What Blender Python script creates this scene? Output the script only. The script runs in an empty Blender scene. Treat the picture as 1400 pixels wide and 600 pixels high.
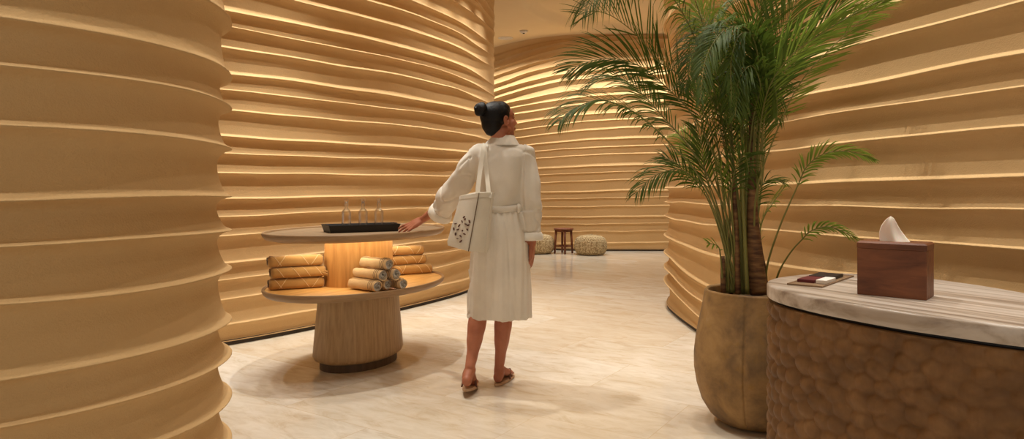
import bpy, bmesh, math, random
import numpy as np
from mathutils import Vector, Matrix, noise
random.seed(7)
F = 933.0; HC = 1.17; HY = 256.0      # focal length in pixels, camera height, horizon row
PI = math.pi
C = bpy.context.scene.collection

def P(px, py, Y):
    return Vector(((px - 700) / F * Y, Y, HC - (py - HY) / F * Y))

# ------------------------------------------------------------------ tags
def tag(o, label=None, cat=None, group=None, kind=None):
    if label: o['label'] = label
    if cat: o['category'] = cat
    if group: o['group'] = group
    if kind: o['kind'] = kind
    return o

def thing(name, label, cat, loc=(0, 0, 0), rotz=0, group=None):
    o = bpy.data.objects.new(name, None); C.objects.link(o)
    o.location = loc; o.rotation_euler = (0, 0, rotz)
    o.empty_display_size = .1
    return tag(o, label, cat, group)

def link(name, me, mats, parent=None, smooth=True):
    o = bpy.data.objects.new(name, me); C.objects.link(o)
    if not isinstance(mats, (list, tuple)): mats = [mats]
    for m in mats: me.materials.append(m)
    if smooth:
        me.polygons.foreach_set('use_smooth', [True] * len(me.polygons))
    if parent is not None:
        o.parent = parent
        pl = parent
        M = Matrix.Identity(4)
        chain = []
        while pl is not None:
            chain.append(pl); pl = pl.parent
        for q in reversed(chain):
            M = M @ q.matrix_parent_inverse @ q.matrix_basis
        o.matrix_parent_inverse = M.inverted()      # geometry below is written in world space
    return o

def mesh_from(name, vs, fs):
    me = bpy.data.meshes.new(name)
    me.from_pydata([tuple(v) for v in vs], [], fs)
    me.update()
    return me

def obj(name, vs, fs, mats, parent=None, smooth=True, midx=None):
    me = mesh_from(name, vs, fs)
    o = link(name, me, mats, parent, smooth)
    if midx is not None: me.polygons.foreach_set('material_index', midx)
    return o

def local_child(name, me_vs, fs, mat, parent, smooth=True, midx=None):
    """child whose mesh is written in its parent's own space"""
    me = mesh_from(name, me_vs, fs)
    o = bpy.data.objects.new(name, me); C.objects.link(o)
    for m in (mat if isinstance(mat, (list, tuple)) else [mat]): me.materials.append(m)
    if smooth: me.polygons.foreach_set('use_smooth', [True] * len(me.polygons))
    if midx is not None: me.polygons.foreach_set('material_index', midx)
    o.parent = parent
    return o

def auto_sharp(o, ang=40):
    me = o.data
    bm = bmesh.new(); bm.from_mesh(me)
    for e in bm.edges:
        if len(e.link_faces) == 2 and e.calc_face_angle(0) > math.radians(ang): e.smooth = False
    bm.to_mesh(me); bm.free()
    return o

def bevel(o, w, seg=2):
    m = o.modifiers.new('bevel', 'BEVEL'); m.width = w; m.segments = seg; m.limit_method = 'ANGLE'; m.angle_limit = math.radians(35)
    return o

# ------------------------------------------------------------------ geometry builders (return verts, faces)
class G:
    def __init__(s): s.v = []; s.f = []; s.mi = []
    def add(s, vs, fs, mi=0):
        n = len(s.v); s.v += [Vector(v) for v in vs]; s.f += [tuple(i + n for i in f) for f in fs]; s.mi += [mi] * len(fs)
        return s
    def box(s, c, d, M=None, mi=0):
        c = Vector(c); vs = []
        for x in (-1, 1):
            for y in (-1, 1):
                for z in (-1, 1):
                    p = Vector((x * d[0] / 2, y * d[1] / 2, z * d[2] / 2))
                    if M is not None: p = M @ p
                    vs.append(c + p)
        return s.add(vs, [(0, 1, 3, 2), (4, 6, 7, 5), (0, 4, 5, 1), (2, 3, 7, 6), (0, 2, 6, 4), (1, 5, 7, 3)], mi)
    def lathe(s, prof, c=(0, 0, 0), seg=64, a=1., b=1., rot=0., cap0=True, cap1=True, mi=0, wob=None):
        cx, cy, cz = c; vs = []; fs = []
        cr, sr = math.cos(rot), math.sin(rot)
        for (r, z) in prof:
            for k in range(seg):
                t = 2 * PI * k / seg
                rr = r * (1 + (wob(t, z) if wob else 0))
                u, w = rr * a * math.cos(t), rr * b * math.sin(t)
                vs.append((cx + u * cr - w * sr, cy + u * sr + w * cr, cz + z))
        n = len(prof)
        for i in range(n - 1):
            for k in range(seg):
                k2 = (k + 1) % seg
                fs.append((i * seg + k, i * seg + k2, (i + 1) * seg + k2, (i + 1) * seg + k))
        if cap0: fs.append(tuple(reversed(range(seg))))
        if cap1: fs.append(tuple((n - 1) * seg + k for k in range(seg)))
        return s.add(vs, fs, mi)
    def tube(s, pts, rad, seg=10, caps=True, mi=0, flat=1.0, upv=None):
        pts = [Vector(p) for p in pts]
        if not isinstance(rad, (list, tuple)): rad = [rad] * len(pts)
        vs = []; fs = []
        ref = Vector(upv) if upv is not None else None
        for i, p in enumerate(pts):
            T = (pts[min(i + 1, len(pts) - 1)] - pts[max(i - 1, 0)])
            T = T.normalized() if T.length > 1e-9 else Vector((0, 0, 1))
            if ref is None:
                ref = Vector((0, 0, 1)) if abs(T.z) < .9 else Vector((1, 0, 0))
            A = (ref - T * ref.dot(T))
            A = A.normalized() if A.length > 1e-6 else T.orthogonal().normalized()
            B = T.cross(A); ref = A
            for k in range(seg):
                t = 2 * PI * k / seg
                vs.append(p + A * (rad[i] * flat * math.cos(t)) + B * (rad[i] * math.sin(t)))
        n = len(pts)
        for i in range(n - 1):
            for k in range(seg):
                k2 = (k + 1) % seg
                fs.append((i * seg + k, (i * seg + k2), (i + 1) * seg + k2, (i + 1) * seg + k))
        if caps:
            fs.append(tuple(reversed(range(seg)))); fs.append(tuple((n - 1) * seg + k for k in range(seg)))
        return s.add(vs, fs, mi)
    def ball(s, c, r, M=None, seg=20, rings=12, mi=0):
        c = Vector(c); r = Vector(r) if hasattr(r, '__len__') else Vector((r, r, r))
        vs = []; fs = []
        for i in range(1, rings):
            th = PI * i / rings
            for k in range(seg):
                t = 2 * PI * k / seg
                p = Vector((r.x * math.sin(th) * math.cos(t), r.y * math.sin(th) * math.sin(t), r.z * math.cos(th)))
                vs.append(c + (M @ p if M is not None else p))
        a = len(vs); top = Vector((0, 0, r.z)); bot = Vector((0, 0, -r.z))
        vs.append(c + (M @ top if M is not None else top)); vs.append(c + (M @ bot if M is not None else bot))
        for i in range(rings - 2):
            for k in range(seg):
                k2 = (k + 1) % seg
                fs.append((i * seg + k, (i + 1) * seg + k, (i + 1) * seg + k2, i * seg + k2))
        for k in range(seg):
            k2 = (k + 1) % seg
            fs.append((a, k, k2)); fs.append((a + 1, (rings - 2) * seg + k2, (rings - 2) * seg + k))
        return s.add(vs, fs, mi)
    def capsule(s, pts, rad, seg=14, sub=6):
        """smooth limb: interpolated tube with round ends"""
        pts = [Vector(p) for p in pts]
        if not isinstance(rad, (list, tuple)): rad = [rad] * len(pts)
        PP, RR = [], []
        for i in range(len(pts) - 1):
            p0 = pts[max(i - 1, 0)]; p1 = pts[i]; p2 = pts[i + 1]; p3 = pts[min(i + 2, len(pts) - 1)]
            for k in range(sub):
                t = k / sub
                PP.append(cr(p0, p1, p2, p3, t)); tt = t * t * (3 - 2 * t); RR.append(rad[i] * (1 - tt) + rad[i + 1] * tt)
        PP.append(pts[-1]); RR.append(rad[-1])
        s.tube(PP, RR, seg)
        s.ball(PP[0], RR[0] * 1.0, seg=seg, rings=8); s.ball(PP[-1], RR[-1] * 1.0, seg=seg, rings=8)
        return s
    def loft(s, rings, cap=True, mi=0):
        n = len(rings[0]); vs = [p for r in rings for p in r]; fs = []
        for i in range(len(rings) - 1):
            for k in range(n):
                k2 = (k + 1) % n
                fs.append((i * n + k, i * n + k2, (i + 1) * n + k2, (i + 1) * n + k))
        if cap:
            fs.append(tuple(reversed(range(n)))); fs.append(tuple((len(rings) - 1) * n + k for k in range(n)))
        return s.add(vs, fs, mi)
    def obj(s, name, mats, parent=None, smooth=True):
        return obj(name, s.v, s.f, mats, parent, smooth, s.mi if len(set(s.mi)) > 1 else None)
    def loc(s, name, mats, parent, smooth=True):
        return local_child(name, s.v, s.f, mats, parent, smooth, s.mi if len(set(s.mi)) > 1 else None)

def cr(p0, p1, p2, p3, t):
    return 0.5 * ((2 * p1) + (p2 - p0) * t + (2 * p0 - 5 * p1 + 4 * p2 - p3) * t * t + (3 * p1 - p0 - 3 * p2 + p3) * t ** 3)

def spline(pts, ds):
    pts = [Vector(p) for p in pts]; out = []
    for i in range(len(pts) - 1):
        p0 = pts[i - 1] if i else pts[0] * 2 - pts[1]
        p3 = pts[i + 2] if i + 2 < len(pts) else pts[-1] * 2 - pts[-2]
        n = max(2, int((pts[i + 1] - pts[i]).length / ds))
        for k in range(n): out.append(cr(p0, pts[i], pts[i + 1], p3, k / n))
    out.append(pts[-1])
    return out

def remesh(o, voxel, smooth_it=6, fac=.5):
    """fuse the overlapping shapes of one mesh into one continuous skin"""
    m = o.modifiers.new('r', 'REMESH'); m.mode = 'VOXEL'; m.voxel_size = voxel; m.use_smooth_shade = True
    if smooth_it:
        k = o.modifiers.new('s', 'SMOOTH'); k.iterations = smooth_it; k.factor = fac
    dg = bpy.context.evaluated_depsgraph_get()
    me = bpy.data.meshes.new_from_object(o.evaluated_get(dg), depsgraph=dg)
    mats = list(o.data.materials)
    o.modifiers.clear(); o.data = me
    if not me.materials:
        for q in mats: me.materials.append(q)
    me.polygons.foreach_set('use_smooth', [True] * len(me.polygons))
    return o

# ------------------------------------------------------------------ materials
def lin(c):
    return tuple(((x / 255) / 12.92 if x / 255 <= .04045 else ((x / 255 + .055) / 1.055) ** 2.4) for x in c) + (1.,)

class M:
    def __init__(s, name, col=(128, 128, 128), rough=.7, metal=0., spec=.4):
        s.m = bpy.data.materials.new(name); s.m.use_nodes = True
        s.n = s.m.node_tree.nodes; s.l = s.m.node_tree.links
        s.b = s.n['Principled BSDF']
        s.b.inputs['Base Color'].default_value = lin(col); s.b.inputs['Roughness'].default_value = rough
        s.b.inputs['Metallic'].default_value = metal; s.b.inputs['Specular IOR Level'].default_value = spec
        s.tc = s.n.new('ShaderNodeTexCoord')
    def map(s, scale=(1, 1, 1), rot=(0, 0, 0), src='Object'):
        mp = s.n.new('ShaderNodeMapping'); mp.inputs['Scale'].default_value = scale; mp.inputs['Rotation'].default_value = rot
        s.l.new(s.tc.outputs[src], mp.inputs['Vector']); return mp.outputs['Vector']
    def noise(s, vec, scale=5, detail=4, rough=.5, dist=0.):
        n = s.n.new('ShaderNodeTexNoise'); n.inputs['Scale'].default_value = scale; n.inputs['Detail'].default_value = detail
        n.inputs['Roughness'].default_value = rough; n.inputs['Distortion'].default_value = dist
        s.l.new(vec, n.inputs['Vector']); return n.outputs['Fac']
    def voro(s, vec, scale=5, feature='F1', out='Distance', rnd=1.):
        n = s.n.new('ShaderNodeTexVoronoi'); n.feature = feature; n.inputs['Scale'].default_value = scale; n.inputs['Randomness'].default_value = rnd
        s.l.new(vec, n.inputs['Vector']); return n.outputs[out]
    def ramp(s, fac, stops):
        r = s.n.new('ShaderNodeValToRGB'); e = r.color_ramp.elements
        while len(e) < len(stops): e.new(.5)
        for q, (p, c) in zip(e, stops): q.position = p; q.color = lin(c) if len(c) == 3 else c
        s.l.new(fac, r.inputs['Fac']); return r.outputs['Color']
    def mix(s, a, b, fac, mode='MIX'):
        m = s.n.new('ShaderNodeMix'); m.data_type = 'RGBA'; m.blend_type = mode
        for sock, val in ((m.inputs[0], fac), (m.inputs[6], a), (m.inputs[7], b)):
            if hasattr(val, 'links'): s.l.new(val, sock)
            elif isinstance(val, (int, float)): sock.default_value = val
            else: sock.default_value = lin(val)
        return m.outputs[2]
    def math(s, op, a, b=0.):
        m = s.n.new('ShaderNodeMath'); m.operation = op
        for sock, val in ((m.inputs[0], a), (m.inputs[1], b)):
            if hasattr(val, 'links'): s.l.new(val, sock)
            else: sock.default_value = val
        return m.outputs[0]
    def color(s, c): s.l.new(c, s.b.inputs['Base Color']); return s
    def rgh(s, c): s.l.new(c, s.b.inputs['Roughness']); return s
    def bump(s, h, strength=.3, dist=.01):
        b = s.n.new('ShaderNodeBump'); b.inputs['Strength'].default_value = strength; b.inputs['Distance'].default_value = dist
        s.l.new(h, b.inputs['Height']); s.l.new(b.outputs['Normal'], s.b.inputs['Normal']); return s

def plaster(name, c1, c2):
    m = M(name, c1, .9, spec=.2)
    v = m.map()
    n = m.noise(v, 1.6, 5, .6)
    m.color(m.ramp(n, [(.3, c1), (.7, c2)]))
    g = m.noise(v, 150, 3, .6); g2 = m.noise(v, 35, 3, .6)
    m.bump(m.math('ADD', m.math('MULTIPLY', g, .8), g2), .5, .006)
    return m.m
MAT_WALL = plaster('sand_plaster', (200, 164, 114), (208, 173, 124))
MAT_CEIL = plaster('smooth_plaster', (224, 200, 160), (228, 205, 166))

m = M('limestone_floor', (222, 205, 178), .32, spec=.45)
v = m.map(rot=(0, 0, math.radians(33)))
br = m.n.new('ShaderNodeTexBrick'); m.l.new(v, br.inputs['Vector'])
br.inputs['Scale'].default_value = 1.; br.inputs['Brick Width'].default_value = 1.2; br.inputs['Row Height'].default_value = .6
br.inputs['Mortar Size'].default_value = .0022; br.inputs['Mortar Smooth'].default_value = .1; br.offset = .5
br.inputs['Color1'].default_value = (0, 0, 0, 1); br.inputs['Color2'].default_value = (1, 1, 1, 1); br.inputs['Mortar'].default_value = (.5, .5, .5, 1)
br.inputs['Bias'].default_value = 0.
tilefac = br.outputs['Color']
vv = m.n.new('ShaderNodeVectorMath'); vv.operation = 'ADD'
sc = m.n.new('ShaderNodeVectorMath'); sc.operation = 'SCALE'; sc.inputs[3].default_value = 7.
m.l.new(tilefac, sc.inputs[0]); m.l.new(v, vv.inputs[0]); m.l.new(sc.outputs[0], vv.inputs[1])
mp = m.n.new('ShaderNodeMapping'); mp.inputs['Scale'].default_value = (1.2, 3.2, 1); mp.inputs['Rotation'].default_value = (0, 0, .5)
m.l.new(vv.outputs[0], mp.inputs['Vector'])
n1 = m.noise(mp.outputs[0], 1.3, 8, .62, .8)
n2 = m.noise(mp.outputs[0], 3.2, 8, .68, 1.2)
c = m.ramp(n1, [(.28, (188, 172, 148)), (.45, (210, 200, 182)), (.6, (224, 217, 204)), (.75, (232, 226, 215))])
c2 = m.ramp(n2, [(.35, (182, 158, 128)), (.46, (216, 205, 188)), (.62, (236, 230, 220))])
c = m.mix(c, c2, .42)
tt = m.n.new('ShaderNodeSeparateColor'); m.l.new(tilefac, tt.inputs[0])
c = m.mix(c, (200, 176, 140), m.math('MULTIPLY', tt.outputs[0], .45))
c = m.mix(c, (196, 172, 138), m.math('MULTIPLY', br.outputs['Fac'], .6))
m.color(c); m.rgh(m.ramp(n2, [(.3, (110, 110, 110)), (.7, (75, 75, 75))]))
m.bump(n2, .05, .002)
MAT_FLOOR = m.m

def wood(name, ca, cb, cc, scale=(14, 14, 1.0), rough=.5, rot=(0, 0, 0)):
    m = M(name, ca, rough, spec=.35)
    v = m.map(scale, rot)
    n = m.noise(v, 2.2, 6, .62, .6)
    w = m.n.new('ShaderNodeTexWave'); w.inputs['Scale'].default_value = .9; w.inputs['Distortion'].default_value = 9.; w.inputs['Detail'].default_value = 3.; w.inputs['Detail Scale'].default_value = 1.2
    m.l.new(m.map((scale[0] * .35, scale[1] * .35, scale[2] * .35), rot), w.inputs['Vector'])
    f = m.math('ADD', m.math('MULTIPLY', n, .86), m.math('MULTIPLY', w.outputs['Fac'], .14))
    m.color(m.ramp(f, [(.25, cc), (.5, ca), (.72, cb)]))
    m.bump(f, .15, .003)
    return m.m
MAT_OAK = wood('washed_oak', (176, 146, 106), (190, 160, 120), (152, 120, 84), (30, 30, 1.1))
MAT_RIM = wood('washed_oak_rim', (152, 122, 88), (164, 134, 100), (138, 108, 76), (3, 3, 40))
MAT_OAK_TOP = wood('washed_oak_top', (140, 116, 88), (154, 130, 102), (120, 96, 70), (2.0, 16, 16), rot=(0, 0, -.9))
MAT_OAK_WARMLIT = wood('warmlit_oak', (196, 142, 78), (210, 158, 92), (168, 114, 58), (22, 22, 1.1))  # oak with warm bounced light put into its colour, for the upper column
MAT_SHELF_WARMLIT = wood('warmlit_oak_shelf', (222, 170, 98), (232, 184, 112), (204, 150, 80), (2.0, 16, 16), rot=(0, 0, -.9))  # the shelf's orange glow painted into the oak colour
MAT_WALNUT = wood('walnut_box', (112, 66, 40), (134, 82, 50), (80, 44, 26), (3., 24, 16), .45)
MAT_STOOL = wood('stool_wood', (110, 60, 32), (128, 72, 40), (84, 42, 22), (16, 16, 3), .5)

m = M('carved_counter', (120, 86, 50), .55, spec=.3)
v = m.map()
n = m.noise(v, 9, 5, .6, .4); n3 = m.noise(m.map((1, 1, .12)), 90, 3, .6)
m.color(m.mix(m.ramp(n, [(.3, (104, 72, 40)), (.55, (132, 94, 56)), (.75, (152, 112, 70))]), (96, 68, 40), m.math('MULTIPLY', n3, .5)))
m.bump(m.math('ADD', n, m.math('MULTIPLY', n3, .6)), .25, .004)
MAT_CARVED = m.m

m = M('striped_stone', (178, 164, 150), .3, spec=.5)
v = m.map((1, 1, 1), (0, 0, math.radians(58)))
mp = m.n.new('ShaderNodeMapping'); mp.inputs['Scale'].default_value = (.5, 16, 6); m.l.new(v, mp.inputs['Vector'])
n = m.noise(mp.outputs[0], 1.6, 5, .6, .5)
m.color(m.ramp(n, [(.28, (108, 90, 78)), (.42, (166, 148, 130)), (.55, (196, 182, 168)), (.75, (212, 200, 188))]))
MAT_STONE = m.m

m = M('aged_concrete', (120, 92, 58), .65, spec=.3)
v = m.map()
n = m.noise(v, 6, 6, .62, .3); n2 = m.noise(v, 70, 3, .6); n4 = m.noise(v, 13, 4, .6)
c = m.ramp(n, [(.3, (100, 80, 58)), (.48, (144, 112, 72)), (.62, (168, 132, 84)), (.78, (180, 148, 104))])
c = m.mix(c, (160, 118, 44), m.math('MULTIPLY', m.ramp(n4, [(.55, (0, 0, 0)), (.72, (255, 255, 255))]), .35))
m.color(c); m.bump(m.math('ADD', n, m.math('MULTIPLY', n2, .4)), .3, .005)
MAT_POT = m.m

def cloth(name, c, bscale=400, rough=.9, c2=None, amt=.3):
    m = M(name, c, rough, spec=.15)
    v = m.map(); n = m.noise(v, 6, 4, .6)
    m.color(m.ramp(n, [(.3, c2 or tuple(int(x * .94) for x in c)), (.7, c)]))
    m.b.inputs['Sheen Weight'].default_value = .2
    m.bump(m.math('ADD', m.noise(v, bscale, 2, .5), m.math('MULTIPLY', m.noise(v, 25, 3, .5), 1.2)), amt, .003)
    return m.m
MAT_ROBE = cloth('linen_robe', (232, 222, 206), 320)
MAT_CUFF = cloth('robe_cuff', (240, 232, 218), 320)
MAT_TOTE = cloth('canvas_tote', (226, 216, 198), 380)
MAT_TOWEL = cloth('tan_towel', (220, 186, 138), 260, amt=.7)
MAT_TOWEL_END = cloth('grey_towel_end', (196, 188, 174), 240, c2=(120, 112, 100), amt=.8)
MAT_WRAP = cloth('tan_wrap', (192, 150, 92), 300, c2=(176, 134, 78))
MAT_PIPE = cloth('pale_piping', (232, 204, 158), 300)
MAT_FRINGE = cloth('dark_fringe', (112, 92, 66), 300)
MAT_INK = M('print_ink', (96, 62, 46), .8).m
MAT_TISSUE = M('tissue_paper', (238, 226, 212), .8, spec=.1); MAT_TISSUE.b.inputs['Subsurface Weight'].default_value = .15; MAT_TISSUE = MAT_TISSUE.m

m = M('skin', (176, 112, 82), .5, spec=.4); m.b.inputs['Subsurface Weight'].default_value = .12
m.b.inputs['Subsurface Radius'].default_value = (.02, .008, .004)
v = m.map(); m.color(m.ramp(m.noise(v, 9, 4, .6), [(.3, (164, 98, 70)), (.7, (184, 118, 88))])); m.bump(m.noise(v, 180, 3), .1, .002)
MAT_SKIN = m.m
m = M('black_hair', (13, 9, 8), .5, spec=.25); v = m.map((1, 1, .25)); m.bump(m.noise(v, 160, 3), .5, .004); MAT_HAIR = m.m
MAT_SANDAL = M('tan_leather_sole', (186, 150, 116), .6).m
MAT_STRAP = M('brown_sandal_strap', (104, 62, 42), .6).m
MAT_BLACK = M('black_tray', (24, 20, 19), .45, spec=.5).m
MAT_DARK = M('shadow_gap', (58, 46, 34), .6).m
MAT_PLINTH = wood('dark_plinth', (84, 66, 48), (98, 78, 58), (70, 54, 38), (20, 20, 1))
MAT_SOIL = M('soil', (44, 32, 22), .95).m
MAT_CARDTRAY = M('tan_leather_tray', (132, 104, 76), .5).m
MAT_RED = M('dark_red_card', (92, 24, 28), .5).m
MAT_CARDBLACK = M('black_card', (34, 26, 26), .45).m
MAT_WHITE = M('white_card', (230, 222, 212), .5).m
MAT_TRIM = M('white_trim', (214, 206, 196), .5).m
m = M('clear_glass', (255, 255, 255), .05)
tr_ = m.n.new('ShaderNodeBsdfTransparent'); gl_ = m.n.new('ShaderNodeBsdfGlossy'); gl_.inputs['Roughness'].default_value = .06
lw_ = m.n.new('ShaderNodeLayerWeight'); lw_.inputs['Blend'].default_value = .35; mx_ = m.n.new('ShaderNodeMixShader')
m.l.new(lw_.outputs['Facing'], mx_.inputs[0]); m.l.new(tr_.outputs[0], mx_.inputs[1]); m.l.new(gl_.outputs[0], mx_.inputs[2]); m.l.new(mx_.outputs[0], m.n['Material Output'].inputs[0])
MAT_GLASS = m.m
m = M('pale_liquid', (246, 226, 190), .02); m.b.inputs['Transmission Weight'].default_value = 1.; m.b.inputs['IOR'].default_value = 1.2; MAT_LIQ = m.m
m = M('woven_pouf', (196, 170, 124), .9, spec=.15)
v = m.map((1, 1, 1)); vo = m.voro(v, 38, rnd=.5)
m.color(m.ramp(vo, [(.1, (204, 186, 150)), (.45, (176, 154, 116)), (.75, (134, 112, 80))])); m.bump(m.math('MULTIPLY', vo, -1.), .8, .012)
MAT_POUF = m.m
def leafmat(name, a, b, rough=.45):
    m = M(name, a, .55, spec=.22)
    v = m.map(); m.color(m.ramp(m.noise(v, 5, 3), [(.35, a), (.65, b)]))
    t = m.n.new('ShaderNodeBsdfTranslucent'); t.inputs['Color'].default_value = lin(tuple(min(255, int(x * 1.25)) for x in b))
    mx = m.n.new('ShaderNodeMixShader'); mx.inputs[0].default_value = .3
    out = m.n['Material Output']
    m.l.new(m.b.outputs[0], mx.inputs[1]); m.l.new(t.outputs[0], mx.inputs[2]); m.l.new(mx.outputs[0], out.inputs[0])
    return m.m
MAT_LEAF = leafmat('palm_leaf', (58, 76, 28), (86, 104, 38))
MAT_LEAF2 = leafmat('palm_leaf_bright', (100, 122, 44), (128, 146, 58))
MAT_STEM = M('palm_stem', (122, 118, 58), .5).m
m = M('palm_cane', (112, 80, 48), .7); v = m.map((1, 1, 1))
m.color(m.ramp(m.noise(m.map((8, 8, 40)), 1.5, 4), [(.35, (78, 50, 30)), (.55, (120, 84, 50)), (.7, (142, 108, 64))])); m.bump(m.noise(m.map((6, 6, 60)), 2, 3), .25, .004)
MAT_CANE = m.m

# ------------------------------------------------------------------ ribbed walls
ZC = 3.98
PROF = [(0., 1.), (.018, .97), (.045, .85), (.08, .68), (.115, .56), (.15, .49), (.2, .42), (.27, .34), (.36, .25), (.46, .17), (.57, .1), (.68, .07), (.77, .11), (.85, .22), (.92, .42), (.97, .72)]
def ribbed_wall(name, plan, traces, depth, top_gap=.165, bottom=True, ds=.03, cove=0., side=1, low_gap=.16, zbot=.03, jit=.012, seed=0, fade=None):
    pts = spline([Vector((x, y, 0)) for x, y in plan], ds)
    n = len(pts); X = np.array([p.x for p in pts]); Y = np.array([p.y for p in pts])
    tx = np.gradient(X); ty = np.gradient(Y); L = np.hypot(tx, ty); tx /= L; ty /= L
    nx, ny = ty * side, -tx * side                     # outward: towards the room
    s = np.concatenate([[0], np.cumsum(np.hypot(np.diff(X), np.diff(Y)))])
    px = 700 + F * X / np.maximum(Y, .2)
    ok = Y > .6
    i0 = int(np.argmax(ok)); d = np.sign(px[i0 + 3] - px[i0]); i1 = i0
    while i1 + 1 < n and (px[i1 + 1] - px[i1]) * d > 0: i1 += 1
    vis = slice(i0, i1 + 1)
    rows = []
    for tr in traces:                                   # ridge lines, lowest first after the sort below
        t = sorted(tr); a = np.array([q[0] for q in t]); b = np.array([q[1] for q in t])
        z = np.full(n, np.nan); pv = px[vis]; inside = (pv >= a[0]) & (pv <= a[-1])
        idx = np.arange(n)[vis][inside]
        z[idx] = HC - (np.interp(px[idx], a, b) - HY) * Y[idx] / F
        if len(idx) == 0: continue
        z[:idx[0]] = z[idx[0]]; z[idx[-1] + 1:] = z[idx[-1]]
        k = 15; pad = np.pad(z, k, mode='edge'); z = np.convolve(pad, np.ones(2 * k + 1) / (2 * k + 1), 'same')[k:-k]
        rows.append(z)
    rows.sort(key=lambda q: q[(i0 + i1) // 2])
    rnd = random.Random(seed)
    while bottom and rows[0].min() > zbot + .16:
        g = low_gap * rnd.uniform(.85, 1.15)
        base = rows[0]; rows.insert(0, base - g)
    ztop = ZC - cove
    while not cove and rows[-1].min() < ztop + .05:
        g = top_gap * rnd.uniform(.75, 1.3)
        rows.append(rows[-1] + g)
    for i in range(1, len(rows)): rows[i] = np.maximum(rows[i], rows[i - 1] + .05)
    V = []; nrow = 0
    def emit(z, o):
        nonlocal nrow
        for i in range(n):
            w = depth * (np.interp(Y[i], fade[0], fade[1]) if fade else 1.) * (.85 + .3 * (noise.noise(Vector((s[i] * .8, z[i] * 2.2, seed * 7.))) + .5))
            q = -(1 - o[i] if hasattr(o, '__len__') else 1 - o) * w
            V.append((X[i] + nx[i] * q, Y[i] + ny[i] * q, float(z[i])))
        nrow += 1
    zb = np.full(n, zbot)
    def seg(za, zb_, prof, phase):
        for t, o in prof:
            zz = za + (zb_ - za) * t
            emit(zz, o)
    wob = lambda i, ph: jit * noise.noise(Vector((i * ds * 1.7, ph * 3.1, seed)))
    rows = [r + np.array([wob(i, k) for i in range(n)]) for k, r in enumerate(rows)]
    # bottom piece
    emit(zb, .55)
    half = [p for p in PROF if p[0] >= .57]
    gap0 = rows[0] - zb
    for t, o in half: emit(zb + gap0 * (.15 + .85 * (t - .57) / .43), o * .8 + .0 if t < .6 else o)
    for k in range(len(rows) - 1):
        seg(rows[k], rows[k + 1], PROF, k)
    last = rows[-1]
    emit(last, 1.)
    if cove:
        for t in (.04, .1, .2, .35, .5): emit(last + (ZC - last) * t, 1 - .7 * math.sin(min(1, t * 3) * PI / 2))
        for t in np.linspace(0, 1, 9):
            a = t * PI / 2
            zz = last + (ZC - last) * (.5 + .5 * math.sin(a))
            emit(zz, .3 + (cove / depth) * (1 - math.cos(a)))
    else:
        pass
    fs = [(r * n + i, r * n + i + 1, (r + 1) * n + i + 1, (r + 1) * n + i) for r in range(nrow - 1) for i in range(n - 1)]
    if side < 0: fs = [tuple(reversed(f)) for f in fs]
    o = obj(name, V, fs, MAT_WALL); tag(o, kind='structure')
    # recessed dark base line
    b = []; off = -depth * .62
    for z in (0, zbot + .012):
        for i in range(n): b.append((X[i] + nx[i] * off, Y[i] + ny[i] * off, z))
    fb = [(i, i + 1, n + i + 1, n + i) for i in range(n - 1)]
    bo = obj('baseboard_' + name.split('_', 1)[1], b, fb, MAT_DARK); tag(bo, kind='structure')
    return o

# foreground column, left
W0 = [[(288, 0), (301, 13)],
      [(100, 37), (153, 46.7), (220, 60), (260, 69), (297, 84), (311, 98.7)],
      [(100, 98.7), (180, 106.7), (233, 116), (287, 131), (311, 143)],
      [(100, 176.7), (180, 180.7), (233, 184.7), (287, 194), (313, 200.7)],
      [(100, 273), (180, 271), (247, 269.5), (313, 271)],
      [(100, 332.5), (180, 328), (233, 325), (314, 314)],
      [(100, 409), (180, 398.7), (260, 384), (317, 368)],
      [(100, 508), (167, 494.7), (260, 469), (279, 460), (318, 440)],
      [(100, 570), (193, 544), (260, 520), (300, 500), (320, 484)],
      [(228, 600), (287, 571), (322, 540)]]
cx0, cy0, R0 = -1.585, 2.10, .67
plan0 = [(-3.6, 1.25), (-2.6, 1.36), (-2.0, 1.41)] + [(cx0 + R0 * math.cos(math.radians(a)), cy0 + R0 * math.sin(math.radians(a))) for a in range(-90, 131, 20)] + [(-2.8, 2.7), (-3.6, 2.8)]
ribbed_wall('wall_left', plan0, W0, .048, low_gap=.17, ds=.022, seed=1)

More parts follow.
